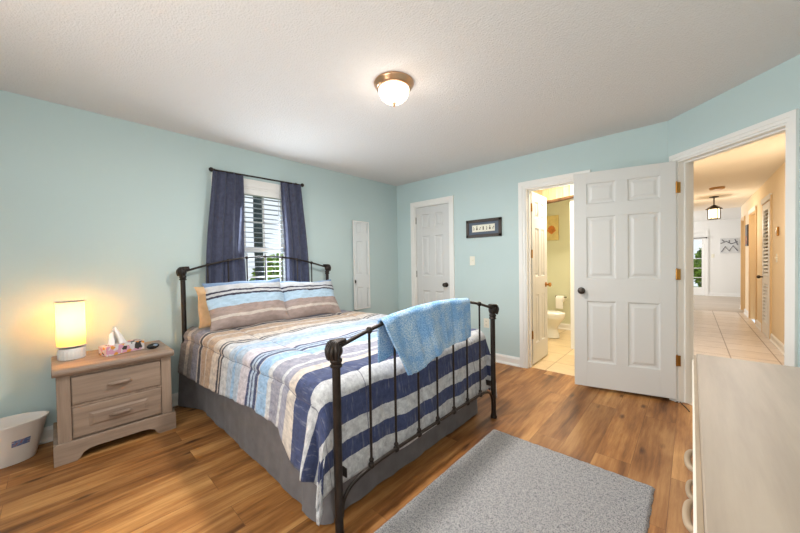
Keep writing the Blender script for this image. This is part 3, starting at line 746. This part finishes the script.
# towel over the footboard rail
def towel():
    def rail_z(y):
        for a, b in zip(FT, FT[1:]):
            if a[1] <= y <= b[1]: k = (y-a[1])/(b[1]-a[1]); return a[2]+k*(b[2]-a[2])
        return .85
    ru, LB_, LF = .017, .20, .36
    def fn(u, v):
        # v: 0 back hem .. 1 front hem
        lf = .298+.032*math.sin(PI*min(u/.36, 1))-.045*max(0, u-.18)/.82-.02*u
        L = LB_+PI*ru+lf; d = v*L
        front = max(0, d-LB_-PI*ru)/lf
        yl = -2.515+.125*front**1.2; yr = -1.695-.02*front
        y = yl+(yr-yl)*u
        back = max(0, LB_-d)/LB_
        y += .02*back*(1-u)*0
        zr = rail_z(y)+.004
        if d < LB_: x = XF-ru-.006*wave(u*13, 2)*back; z = zr-(LB_-d)
        elif d < LB_+PI*ru: a = (d-LB_)/ru; x = XF-ru*math.cos(a); z = zr+ru*math.sin(a)
        else:
            e = d-LB_-PI*ru; fo = (.034*(.5+.5*math.sin(u*14+2.2))*(1-.55*u)+.007*wave(u*31, 1))*min(1, .2+1.2*front)
            x = XF+ru+fo+.010*front; z = zr-e
        return (x, y, z)
    mb = MB().grid(90, 60, fn, lambda u, v: (u*.82, v*.62))
    o = mb.build('towel', M['towel'], smooth=True, solid=-.009)
    o.modifiers['thickness'].offset = -1
    tag(o, 'light blue terry towel draped over the iron footboard', 'towel')
towel()

# ------------------------------------------------------------------ rug
def rug():
    X0, X1, Y0, Y1 = 2.303, 3.215, -3.05, -1.492
    def fn(u, v):
        x = X0+(X1-X0)*u; y = Y0+(Y1-Y0)*v
        e = min(u*(X1-X0), (1-u)*(X1-X0), v*(Y1-Y0), (1-v)*(Y1-Y0)); h = .016*min(1, e/.012)**.5
        n = .0012*wave(x*90+y*31, 1)+.001*wave(y*110-x*47, 2)
        return (x+.003*wave(y*60, 3)*(e < .001), y+.003*wave(x*60, 2)*(e < .001), .002+h+(n if e > .005 else 0))
    mb = MB().grid(120, 180, fn); o = mb.build('rug', M['rug'], smooth=True); tag(o, 'thick pale grey rug on the oak floor at the foot of the bed', 'rug')
rug()

# ------------------------------------------------------------------ nightstand
ns = root('nightstand', (.25, -3.33, 0)); tag(ns, 'washed oak two-drawer nightstand beside the bed', 'nightstand')
NY0, NY1, NX = -3.62, -3.032, .47
MB().box(.03, NX-.02, NY0, NY1, .12, .553).box(NX-.02, NX, NY0, NY0+.063, .12, .553).box(NX-.02, NX, NY1-.061, NY1, .12, .553).box(NX-.02, NX-.001, NY0+.063, NY1-.061, .535, .553).box(NX-.02, NX-.001, NY0+.063, NY1-.061, .334, .350).build('body', M['ns_v'], ns, bevel=.003)
MB().prism([(.022, .553), (.492, .553), (.505, .560), (.512, .572), (.512, .584), (.504, .596), (.494, .600), (.022, .600)], -3.637, -3.018, 'y').build('top', M['ns'], ns, bevel=.004)
def arch():
    y0, y1 = -3.64, -3.013; pts = [(y0, 0), (y0, .118), (y0+.012, .130), (y1-.012, .130), (y1, .118), (y1, 0), (y1-.10, 0)]
    pts += [(y1-.115, .012), (y1-.13, .040), (y1-.16, .054)]+[(y1-.2-k*(y1-y0-.4)/6, .058) for k in range(7)]+[(y0+.16, .054), (y0+.13, .040), (y0+.115, .012), (y0+.10, 0)]
    return MB().prism(pts, NX-.008, NX+.016, 'x')
pl = arch(); pl.box(.03, NX-.008, -3.64, -3.60, 0, .13).box(.03, NX-.008, -3.05, -3.013, 0, .13)
pl.build('plinth', M['ns'], ns, bevel=.003)
for z0, z1 in ((.352, .532), (.142, .332)):
    d = MB().box(NX-.012, NX+.006, NY0+.066, NY1-.064, z0, z1)
    zc = (z0+z1)/2
    dr = d.build('drawer', M['ns'], ns, bevel=.006)
    if z0 < .2:                                                     # raised field on the lower drawer
        f = MB(); a0, a1, b0, b1 = NY0+.14, NY1-.14, z0+.052, z1-.05
        vs = [(NX+.006, a0, b0), (NX+.006, a1, b0), (NX+.006, a1, b1), (NX+.006, a0, b1), (NX+.013, a0+.02, b0+.014), (NX+.013, a1-.02, b0+.014), (NX+.013, a1-.02, b1-.014), (NX+.013, a0+.02, b1-.014)]
        f.add(vs, [(0, 1, 5, 4), (1, 2, 6, 5), (2, 3, 7, 6), (3, 0, 4, 7), (4, 5, 6, 7)]); f.build('drawer_panel', M['ns'], dr)
    MB().tube(curve([(NX+.008, -3.378, zc-.004), (NX+.024, -3.366, zc), (NX+.030, -3.325, zc+.002), (NX+.024, -3.284, zc), (NX+.008, -3.272, zc-.004)], 5), [.010]*5+[.013]*11+[.010]*5, 10).build('handle', M['ns'], dr, smooth=True)

# lamp on it
def shade_mat():
    t = NT('cream_lamp_shade'); d = t.n('ShaderNodeBsdfDiffuse'); d.inputs[0].default_value = srgb(242, 224, 182)
    tr = t.n('ShaderNodeBsdfTranslucent'); tr.inputs[0].default_value = srgb(244, 218, 164)
    mx = t.n('ShaderNodeMixShader'); mx.inputs[0].default_value = .6; t.l(d.outputs[0], mx.inputs[1]); t.l(tr.outputs[0], mx.inputs[2]); t.l(mx.outputs[0], t.out.inputs[0]); return t.m
lamp = root('table_lamp', (.20, -3.54, .60)); tag(lamp, 'lit small cylinder table lamp with ribbed white base on the nightstand', 'lamp')
MB().lathe([(0, 0), (.066, 0), (.069, .006), (.069, .066), (.064, .074), (.02, .076), (0, .076)], (.20, -3.54, .601), 72, rib=.022, nrib=22).build('base', M['lamp_base'], lamp, smooth=True)
MB().lathe([(.072, 0), (.072, .302), (.0705, .302), (.0705, 0), (.072, 0)], (.20, -3.54, .692), 40).build('lamp_shade', shade_mat(), lamp, smooth=True)
for z in (.688, .988): MB().lathe([(.0735, 0), (.0735, .007), (.070, .007), (.070, 0), (.0735, 0)], (.20, -3.54, z), 40).build('shade_rim', M['plate'], lamp, smooth=True)
MB().tube([(.20, -3.54, .675), (.20, -3.54, .765)], .008, 10).build('stem', M['plate'], lamp, smooth=True)
bulb = plain('glowing_bulb', srgb(255, 240, 210), .4, emit=srgb(255, 214, 150), es=60)
MB().ball((.20, -3.54, .82), .026, 14, 10, (1, 1, 1.3)).build('bulb', bulb, lamp, smooth=True)
point('lamp_glow', (.20, -3.54, .885), 11.5, (1, .78, .56), .02)

# tissue box
def tissue_mat():
    t = NT('floral_card'); t.rough(.5); v = t.coord('Object', (1, 1, 1))
    vo = t.n('ShaderNodeTexVoronoi'); vo.inputs['Scale'].default_value = 42; t.l(v, vo.inputs['Vector'])
    c = t.ramp(t.math('FRACT', t.math('MULTIPLY', vo.outputs['Color'], 1.0)), [(0, srgb(206, 200, 204)), (.34, srgb(204, 150, 176)), (.46, srgb(216, 150, 66)), (.58, srgb(60, 54, 54)), (.70, srgb(210, 206, 206)), (.9, srgb(206, 138, 62))], 'CONSTANT')
    t.col(c); return t.m
tb = root('tissue_box', (.268, -3.283, .60), math.radians(18)); tag(tb, 'floral patterned tissue box with a tissue pulled up, on the nightstand', 'tissue box')
MB().box(-.055, .055, -.115, .115, 0.001, .066).build('box', tissue_mat(), tb, local=True, bevel=.002)
MB().lathe([(0, 0), (.028, 0), (.028, .0012), (0, .0012)], (-.005, -.02, .0662), 24, 1, 2.0).build('opening', M['tissue'], tb, local=True)
def tis(u, v):
    a = u*2*PI*.92; r = .040*(1-v)**.9+.006+.012*v*math.sin(3*a+1); z = .064+v*(.115 if u < .5 else .085)
    return (-.005+r*.7*math.cos(a)+.012*v*math.sin(5*v), -.028+r*1.3*math.sin(a)-.015*v, z+.008*math.sin(4*a))
MB().grid(36, 12, tis).build('tissue', M['tissue'], tb, local=True, smooth=True, solid=.0008)
gd = root('clock', (.345, -3.115, .60), .35); tag(gd, 'small glossy black oval clock on the nightstand edge by the bed', 'clock')
MB().ball((0, 0, .021), .03, 20, 12, (.85, 1.4, .72)).build('case', M['black'], gd, local=True, smooth=True)
MB().ball((.0125, .004, .026), .02, 16, 10, (.66, 1.15, .60)).build('display', M['lcd'], gd, local=True, smooth=True)

# trash bin
def bin_():
    r = root('wastebasket', (.20, -3.84, 0)); tag(r, 'white oval plastic wastebasket on the floor left of the nightstand', 'wastebasket')
    mb = MB(); prof = [(0, 0.002), (.66, .002), (.70, .012), (.98, .240), (1.03, .247), (1.03, .256), (.985, .256), (.955, .238), (.68, .018), (0, .012)]
    mb.lathe(prof, (.17, -3.85, 0), 48, .118, .190)
    mb.build('basket', M['bin'], r, smooth=True)
    s = MB(); N = 10
    for k in range(N+1):
        a = math.radians(13+30*k/N)
        for z in (.118, .156):
            q = (.70+.28*(z-.012)/.228)+.008; s.v.append((.17+.118*q*math.cos(a), -3.85+.190*q*math.sin(a), z))
    s.f = [(2*k, 2*k+2, 2*k+3, 2*k+1) for k in range(N)]
    st = NT('blue_sticker'); v = st.coord('Object', (30, 30, 30))
    st.col(st.ramp(st.noise(v, 1.4, 2), [(.35, srgb(96, 112, 156)), (.5, srgb(132, 146, 182)), (.56, srgb(150, 110, 120)), (.64, srgb(214, 206, 210))], 'CONSTANT'))
    o = s.build('sticker', st.m, r, smooth=True, solid=.0006); o['label'] = 'small blue printed sticker'
bin_()

# ------------------------------------------------------------------ dresser
dr = root('dresser', (3.63, -2.5, 0)); tag(dr, 'long pale washed-wood dresser in the right foreground', 'dresser')
DY0, DY1 = -3.25, -1.715
MB().box(3.385, 3.90, DY0+.02, DY1-.02, .06, .755).box(3.40, 3.89, DY0+.04, DY1-.04, 0, .06).build('body', M['dr'], dr, bevel=.003)
MB().prism([(3.374, .772), (3.374, .797), (3.377, .800), (3.905, .800), (3.905, .772)], DY0, DY1, 'y').build('top', M['dr'], dr)
MB().box(3.3655, 3.3735, DY0, DY1, .772, .793).build('groove_shade_band', M['dr_handle_groove_shade'], dr)  # darker strip: the shade of a groove put into the colour
MB().prism([(3.392, .750), (3.367, .752), (3.361, .758), (3.361, .769), (3.364, .7715), (3.392, .7715)], DY0-.01, DY1+.01, 'y').build('edge_moulding', M['dr_edge'], dr, bevel=.002)
rows = [(.10, .30), (.315, .515), (.53, .735)]; ymid = -2.50
for k, (z0, z1) in enumerate(rows):
    for y0, y1, hs in ((DY0+.06, ymid-.02, (-3.08, -2.64)), (ymid+.02, DY1-.06, (-2.37,) if k == 2 else (-2.13,))):
        q = MB().box(3.374, 3.40, y0, y1, z0, z1).build('drawer', M['dr'], dr, bevel=.005); zc = (z0+z1)/2
        for yy in hs:
            MB().tube(curve([(3.376, yy-.055, zc), (3.356, yy-.046, zc), (3.350, yy, zc), (3.356, yy+.046, zc), (3.376, yy+.055, zc)], 5), .008, 10).build('handle', M['dr_handle_groove_shade'], q, smooth=True)

# ------------------------------------------------------------------ ceiling light
cl = root('ceiling_light', (1.914, -2.067, CZ)); tag(cl, 'round flush ceiling light with frosted dome and copper pan', 'ceiling light')
LX, LY = 1.914, -2.067
MB().lathe([(0, 0), (.128, 0), (.132, -.006), (.130, -.014), (.122, -.020), (.118, -.034), (.108, -.042), (.100, -.043), (.098, -.038), (0, -.036)], (LX, LY, CZ), 48).build('pan', M['nickel'], cl, smooth=True)
dome = plain('frosted_glass_lit', srgb(255, 250, 238), .3, emit=srgb(255, 238, 208), es=2.0)
MB().lathe([(.099, -.040), (.101, -.048), (.098, -.070), (.086, -.096), (.064, -.116), (.034, -.128), (0, -.131)], (LX, LY, CZ), 40).build('glass_dome', dome, cl, smooth=True)
MB().lathe([(.011, -.127), (.013, -.134), (.010, -.140), (.008, -.150), (.004, -.158), (0, -.16)], (LX, LY, CZ), 16).build('finial', M['nickel'], cl, smooth=True)
point('ceiling_light_glow', (LX, LY, CZ-.30), 1.5, (1, .88, .76), .09)
q = area('ceiling_light_down', (LX, LY, CZ-.175), (0, 0, -1), .18, .18, 20, (1, .95, .88)); q.data.shape = 'DISK'

# ------------------------------------------------------------------ things on the walls
M['mirror'] = plain('mirror_glass', (.93, .95, .95, 1), .0, 1.0)
MYA, MYB, MZ0, MZ1 = -.898, -.598, .597, 1.80
mr = root('wall_mirror', (.013, (MYA+MYB)/2, MZ0), math.radians(3.35)); tag(mr, 'tall narrow wall mirror reflecting the closet door, right of the window', 'mirror')
hw = (MYB-MYA)/2; hh = MZ1-MZ0
MB().box(.004, .009, -hw+.006, hw-.006, .006, hh-.006).build('mirror_glass', M['mirror'], mr, local=True)
MB().box(-.004, .012, -hw, -hw+.010, 0, hh).box(-.004, .012, hw-.010, hw, 0, hh).box(-.004, .012, -hw, hw, 0, .010).box(-.004, .012, -hw, hw, hh-.010, hh).box(-.004, .004, -hw, hw, 0, hh).build('mirror_frame', M['white'], mr, local=True)

pf = root('picture_frame', (1.463, -.012, 1.523)); tag(pf, 'dark framed narrow picture with a row of little prints on the aqua wall', 'picture')
PX0, PX1, PZ0, PZ1 = 1.226, 1.700, 1.523, 1.745
fr = MB(); w = .036
for (x0, x1, z0, z1) in ((PX0, PX0+w, PZ0, PZ1), (PX1-w, PX1, PZ0, PZ1), (PX0, PX1, PZ0, PZ0+w), (PX0, PX1, PZ1-w, PZ1)): fr.box(x0, x1, -.024, -.001, z0, z1)
fr.build('frame', plain('dark_brown_frame', srgb(62, 50, 42), .4, var=.2), pf, bevel=.004)
MB().box(PX0+.03, PX1-.03, -.012, -.003, PZ0+.03, PZ1-.03).build('mat_board', plain('slate_mat_board', srgb(84, 96, 112), .6, var=.1), pf)
MB().box(PX0+.085, PX1-.085, -.0145, -.012, PZ0+.068, PZ1-.068).build('print_strip', M['plate'], pf)
q = random.Random(3); ink = plain('print_ink', srgb(104, 98, 86), .7)
for k in range(7):
    gl = MB(); cx = PX0+.107+k*.0437; h_ = .034+.018*q.random(); zc = (PZ0+PZ1)/2
    kind = k % 4
    if kind == 0: gl.tube([(cx, -.0155, zc-h_/2), (cx+.006, -.0155, zc), (cx-.004, -.0155, zc+h_/2)], [.006, .004, .003], 6)
    elif kind == 1: gl.ball((cx, -.015, zc-.008), .013, 10, 6, (1, .15, 1)); gl.tube([(cx, -.0155, zc), (cx, -.0155, zc+.03)], .004, 6)
    elif kind == 2: gl.ball((cx-.004, -.015, zc-.010), .008, 10, 6, (1, .15, 1)); gl.ball((cx+.006, -.015, zc+.008), .007, 10, 6, (1, .15, 1))
    else: gl.box(cx-.008, cx+.008, -.0155, -.0145, zc-.022, zc+.022)
    gl.build('print', ink, pf)


def plate(name, label, cat, Mx, toggles):
    r = root(name, (0, 0, 0)); r.matrix_world = Mx; loc, rot, _ = Mx.decompose(); r.location = loc; r.rotation_euler = rot.to_euler(); WM[r.name] = Mx; tag(r, label, cat)
    MB().box(-.036, .036, -.006, 0, -.058, .058).build('cover_plate', M['plate'], r, local=True, bevel=.002)
    if toggles: MB().box(-.005, .005, -.016, -.006, -.004, .012).build('toggle', M['plate'], r, local=True, bevel=.001)
    else:
        for z in (-.022, .022):
            MB().lathe([(0, 0), (.016, 0), (.015, .002), (0, .002)], seg=18, M4=Matrix.Translation((0, -.006, z)) @ Matrix.Rotation(PI/2, 4, 'X')).build('socket', M['plate'], r, local=True)
            MB().box(-.0075, -.0045, -.0088, -.0078, z-.004, z+.006).box(.0045, .0075, -.0088, -.0078, z-.004, z+.006).build('slots', M['slot'], r, local=True)
    return r
plate('light_switch', 'ivory light switch on the aqua wall below the dark framed picture', 'light switch', Matrix.Translation((1.301, 0, 1.232)), True)
plate('wall_outlet', 'ivory wall outlet low on the aqua wall behind the bed footboard', 'outlet', Matrix.Translation((1.485, 0, .458)), False)
cb = MB().tube(curve([(3.262, -.085, .006), (3.285, -.062, .006), (3.305, -.115, .006), (3.335, -.195, .006), (3.345, -.24, .006)], 6), .004, 8).build('cable', M['rope'], smooth=True); tag(cb, 'thin dark cable lying on the floor by the open door hinge', 'cable')

# ------------------------------------------------------------------ bathroom
tl = root('toilet', (1.6, 1.72, 0)); tag(tl, 'white toilet seen past the half-open bathroom door', 'toilet')
MB().lathe([(.10, 0), (.112, .01), (.105, .05), (.088, .12), (.092, .18), (.130, .25), (.168, .31), (.180, .35), (.178, .362), (.15, .362), (.12, .30), (0, .26)], (1.70, 1.72, 0), 32, 1.22, 1.0).box(1.30, 1.62, 1.63, 1.81, .0, .30).build('bowl', M['porcelain'], tl, smooth=True)
MB().lathe([(0, .362), (.183, .362), (.186, .370), (.183, .380), (0, .380)], (1.695, 1.72, 0), 32, 1.22, 1.0).build('seat', M['porcelain'], tl, smooth=True)
MB().lathe([(0, .381), (.180, .381), (.183, .390), (.172, .402), (0, .406)], (1.69, 1.72, 0), 32, 1.22, 1.0).build('lid', M['porcelain'], tl, smooth=True)
MB().box(1.21, 1.40, 1.50, 1.94, .36, .72).box(1.205, 1.415, 1.49, 1.95, .72, .75).build('tank', M['porcelain'], tl, bevel=.015)
MB().box(1.405, 1.42, 1.56, 1.62, .66, .675).build('flush_lever', M['nickel'], tl)
th_ = root('toilet_paper_holder', (1.67, 2.44, .55)); tag(th_, 'white toilet roll on a dark holder on the bathroom wall', 'toilet paper holder')
MB().tube([(1.585, 2.449, .575), (1.585, 2.37, .575), (1.76, 2.37, .575)], .008, 8).ball((1.76, 2.37, .575), .012).lathe([(0, 0), (.022, 0), (.022, .008), (0, .008)], seg=16, M4=Matrix.Translation((1.585, 2.45, .575)) @ Matrix.Rotation(PI/2, 4, 'X')).build('bracket', M['bronze'], th_, smooth=True)
MB().tube([(1.605, 2.37, .545), (1.725, 2.37, .545)], .054, 24).box(1.605, 1.725, 2.315, 2.3165, .38, .545).build('paper_roll', M['tissue'], th_, smooth=True)
bp = root('canvas_picture', (1.54, 2.44, 1.58)); tag(bp, 'small yellow canvas with an orange shell shape on the bathroom wall', 'picture')
MB().box(1.415, 1.628, 2.42, 2.449, 1.58, 2.02).build('canvas', plain('yellow_canvas', srgb(216, 196, 132), .8, var=.15, vscale=12), bp, bevel=.004)
sh = MB()
for k in range(7):
    a = math.radians(-60+20*k); sh.tube([(1.515, 2.418, 1.69), (1.515+.10*math.sin(a)*.75, 2.418, 1.69+.15*math.cos(a))], [.006, .016], 6)
sh.build('shell_motif', plain('orange_paint', srgb(206, 128, 52), .7, var=.2), bp)
# valance of pale boards on a dark pole across the bathroom, and the tub-end partition
M['plank'] = wood('pale_pine_boards', srgb(196, 164, 120), srgb(228, 204, 164), 'z', .6)
vl = root('shower_valance', (1.75, 1.15, 2.05)); tag(vl, 'pale board valance on a dark wooden pole across the bathroom', 'valance')
MB().tube([(1.205, 1.16, 2.035), (1.5, 1.155, 2.04), (1.9, 1.15, 2.05), (2.20, 1.14, 2.075)], .024, 12).build('pole', plain('rough_dark_wood', srgb(104, 74, 48), .8, var=.35, vscale=18, bump=.5), vl, smooth=True)
for k in range(10): MB().box(1.205+k*.094, 1.205+k*.094+.091, 1.155, 1.172, 2.06, 2.40).build('board', M['plank'], vl)
structure(MB().box(2.132, 2.60, 1.18, 1.26, 0, CZ).build('wall_bathroom_partition', M['white']), 'white partition end beside the shower', 'wall')

# ------------------------------------------------------------------ hall
lv = root('door_4', (4.25, 3.815, 0)); structure(lv, 'white slatted closet door in the hall', 'door')
f = MB(); y0, y1 = 3.516, 4.114
for (a, b, z0, z1) in ((y0, y0+.085, .012, 2.04), (y1-.085, y1, .012, 2.04), (y0+.085, y1-.085, .012, .20), (y0+.085, y1-.085, 1.94, 2.04), (y0+.085, y1-.085, .80, .93)): f.box(4.198, 4.232, a, b, z0, z1)
f.build('frame', M['white'], lv, bevel=.002)
for za, zb in ((.20, .80), (.93, 1.94)):
    s = MB(); z = za+.02
    while z < zb-.01:
        s.box(-.022, .022, y0+.08, y1-.08, -.004, .004, Matrix.Translation((4.215, 0, z)) @ Matrix.Rotation(-.75, 4, 'Y')); z += .056
    s.build('louvers', M['white'], lv)
MB().ball((4.155, 4.06, .90), .026).tube([(4.155, 4.06, .90), (4.20, 4.06, .90)], .010, 8).build('door_knob', M['bronze'], lv, smooth=True)
MB().box(4.30, 4.33, 3.52, 4.11, 0, 2.04).build('back_panel', M['white'], lv)
th = root('thermostat', (4.215, 2.955, 1.51)); tag(th, 'small brass thermostat on the ochre hall wall', 'thermostat')
MB().box(4.196, 4.2195, 2.925, 2.985, 1.50, 1.62).build('case', M['brass'], th, bevel=.006)
MB().lathe([(0, 0), (.02, 0), (.018, .008), (0, .008)], seg=18, M4=Matrix.Translation((4.196, 2.955, 1.555)) @ Matrix.Rotation(-PI/2, 4, 'Y')).build('dial', M['plate'], th, smooth=True)
plate('light_switch', 'white light switch on the ochre hall wall below the thermostat', 'light switch', Matrix.Translation((4.22, 3.08, 1.20)) @ Matrix.Rotation(-PI/2, 4, 'Z'), True)
hp = root('wall_picture', (4.21, 6.14, 1.45)); tag(hp, 'small dark hanging picture between the hall doorways', 'picture')
MB().box(4.196, 4.2195, 5.98, 6.30, 1.45, 1.89).build('frame', M['bronze'], hp, bevel=.004)
MB().box(4.193, 4.197, 6.02, 6.26, 1.49, 1.66).build('print', plain('red_brown_print', srgb(160, 110, 90), .7, var=.3, vscale=14), hp)
MB().box(4.193, 4.197, 6.02, 6.26, 1.68, 1.85).build('print', plain('grey_print', srgb(120, 120, 124), .7, var=.3, vscale=14), hp)
sd = root('smoke_detector', (3.677, 4.02, CZ)); tag(sd, 'round smoke detector on the hall ceiling in front of the lantern', 'smoke detector')
MB().lathe([(0, 0), (.095, 0), (.098, -.008), (.092, -.026), (.07, -.036), (0, -.038)], (3.677, 4.02, CZ), 32).build('case', plain('tan_plastic', srgb(196, 150, 96), .5), sd, smooth=True)
ln = root('hall_lantern', (3.68, 5.1, CZ)); tag(ln, 'black metal lantern with glowing glass hanging in the hall', 'pendant light')
lx, ly = 3.68, 5.1
MB().lathe([(0, 0), (.07, 0), (.07, -.012), (.02, -.025), (0, -.026)], (lx, ly, CZ), 24).build('canopy', M['bronze'], ln, smooth=True)
MB().tube([(lx, ly, CZ-.02), (lx, ly, 2.235)], .010, 8).build('stem', M['bronze'], ln, smooth=True)
MB().lathe([(0, 2.245), (.03, 2.24), (.115, 2.175), (.125, 2.165), (.12, 2.16), (.09, 2.165), (0, 2.19)], (lx, ly, 0), 6).build('roof', M['bronze'], ln)
cg = MB()
for k in range(6):
    a = 2*PI*k/6; cg.tube([(lx+.088*math.cos(a), ly+.088*math.sin(a), 2.17), (lx+.088*math.cos(a), ly+.088*math.sin(a), 1.975)], .006, 6)
cg.lathe([(.078, 1.968), (.095, 1.968), (.095, 1.982), (.078, 1.982), (.078, 1.968)], (lx, ly, 0), 6); cg.build('cage', M['bronze'], ln)
MB().lathe([(.074, 1.985), (.076, 2.0), (.076, 2.16)], (lx, ly, 0), 24).build('glass', plain('lantern_glass_lit', srgb(255, 240, 210), .3, var=.2, vscale=30, emit=srgb(255, 222, 170), es=2.2), ln, smooth=True)

# ------------------------------------------------------------------ far room
fd = root('door_5', (3.215, 10.64, 0)); structure(fd, 'white glazed door at the end of the hall', 'door')
f = MB(); x0, x1 = 2.767, 3.662
for (a, b, z0, z1) in ((x0, x0+.06, .0, 2.03), (x1-.06, x1, .0, 2.03), (x0+.06, x1-.06, 0, .27), (x0+.06, x1-.06, 1.82, 2.03)): f.box(a, b, 10.63, 10.67, z0, z1)
for k in range(1, 5): z = .27+k*1.55/5; f.box(x0+.06, x1-.06, 10.635, 10.665, z-.01, z+.01)
for k in range(1, 3): x = x0+.06+k*(x1-x0-.12)/3; f.box(x-.01, x+.01, 10.637, 10.663, .27, 1.82)
f.build('door_frame', M['white'], fd)
MB().box(x0+.05, x1-.05, 10.648, 10.652, .26, 1.83).build('door_pane', M['glass'], fd)
rd = root('blind_rod', (3.3, 10.55, 1.88)); tag(rd, 'thin dark rod across the top of the glazed far door', 'rod')
MB().tube([(2.8, 10.55, 1.865), (3.70, 10.55, 1.865)], .012, 8).ball((3.71, 10.55, 1.865), .022).build('rod', M['iron'], rd, smooth=True)
MB().box(3.56, 3.575, 10.545, 10.599, 1.858, 1.872).build('bracket', M['iron'], rd)
ar = root('wall_art', (4.2, 10.57, 1.35)); tag(ar, 'pale wall panel with grey line drawing on the far white wall', 'wall art')
MB().box(4.02, 4.42, 10.575, 10.599, 1.35, 1.82).build('panel', plain('pale_grey_panel', srgb(214, 214, 214), .7), ar)
a = MB(); dark = plain('grey_paint', srgb(110, 110, 114), .7)
Y_ = 10.570
a.tube([(4.03, Y_, 1.66), (4.16, Y_, 1.72), (4.26, Y_, 1.64), (4.40, Y_, 1.70)], .012, 6); a.tube([(4.05, Y_, 1.40), (4.13, Y_, 1.56), (4.22, Y_, 1.42), (4.30, Y_, 1.58), (4.40, Y_, 1.42)], .012, 6)
a.tube([(4.06, Y_, 1.78), (4.12, Y_, 1.70)], .012, 6); a.tube([(4.34, Y_, 1.78), (4.40, Y_, 1.60)], .012, 6); a.tube([(4.22, Y_, 1.76), (4.22, Y_, 1.66)], .010, 6)
a.build('drawn_lines', dark, ar)
plate('light_switch', 'tiny white light switch on the far wall beside the glazed door', 'light switch', Matrix.Translation((3.86, 10.6, 1.28)), True)
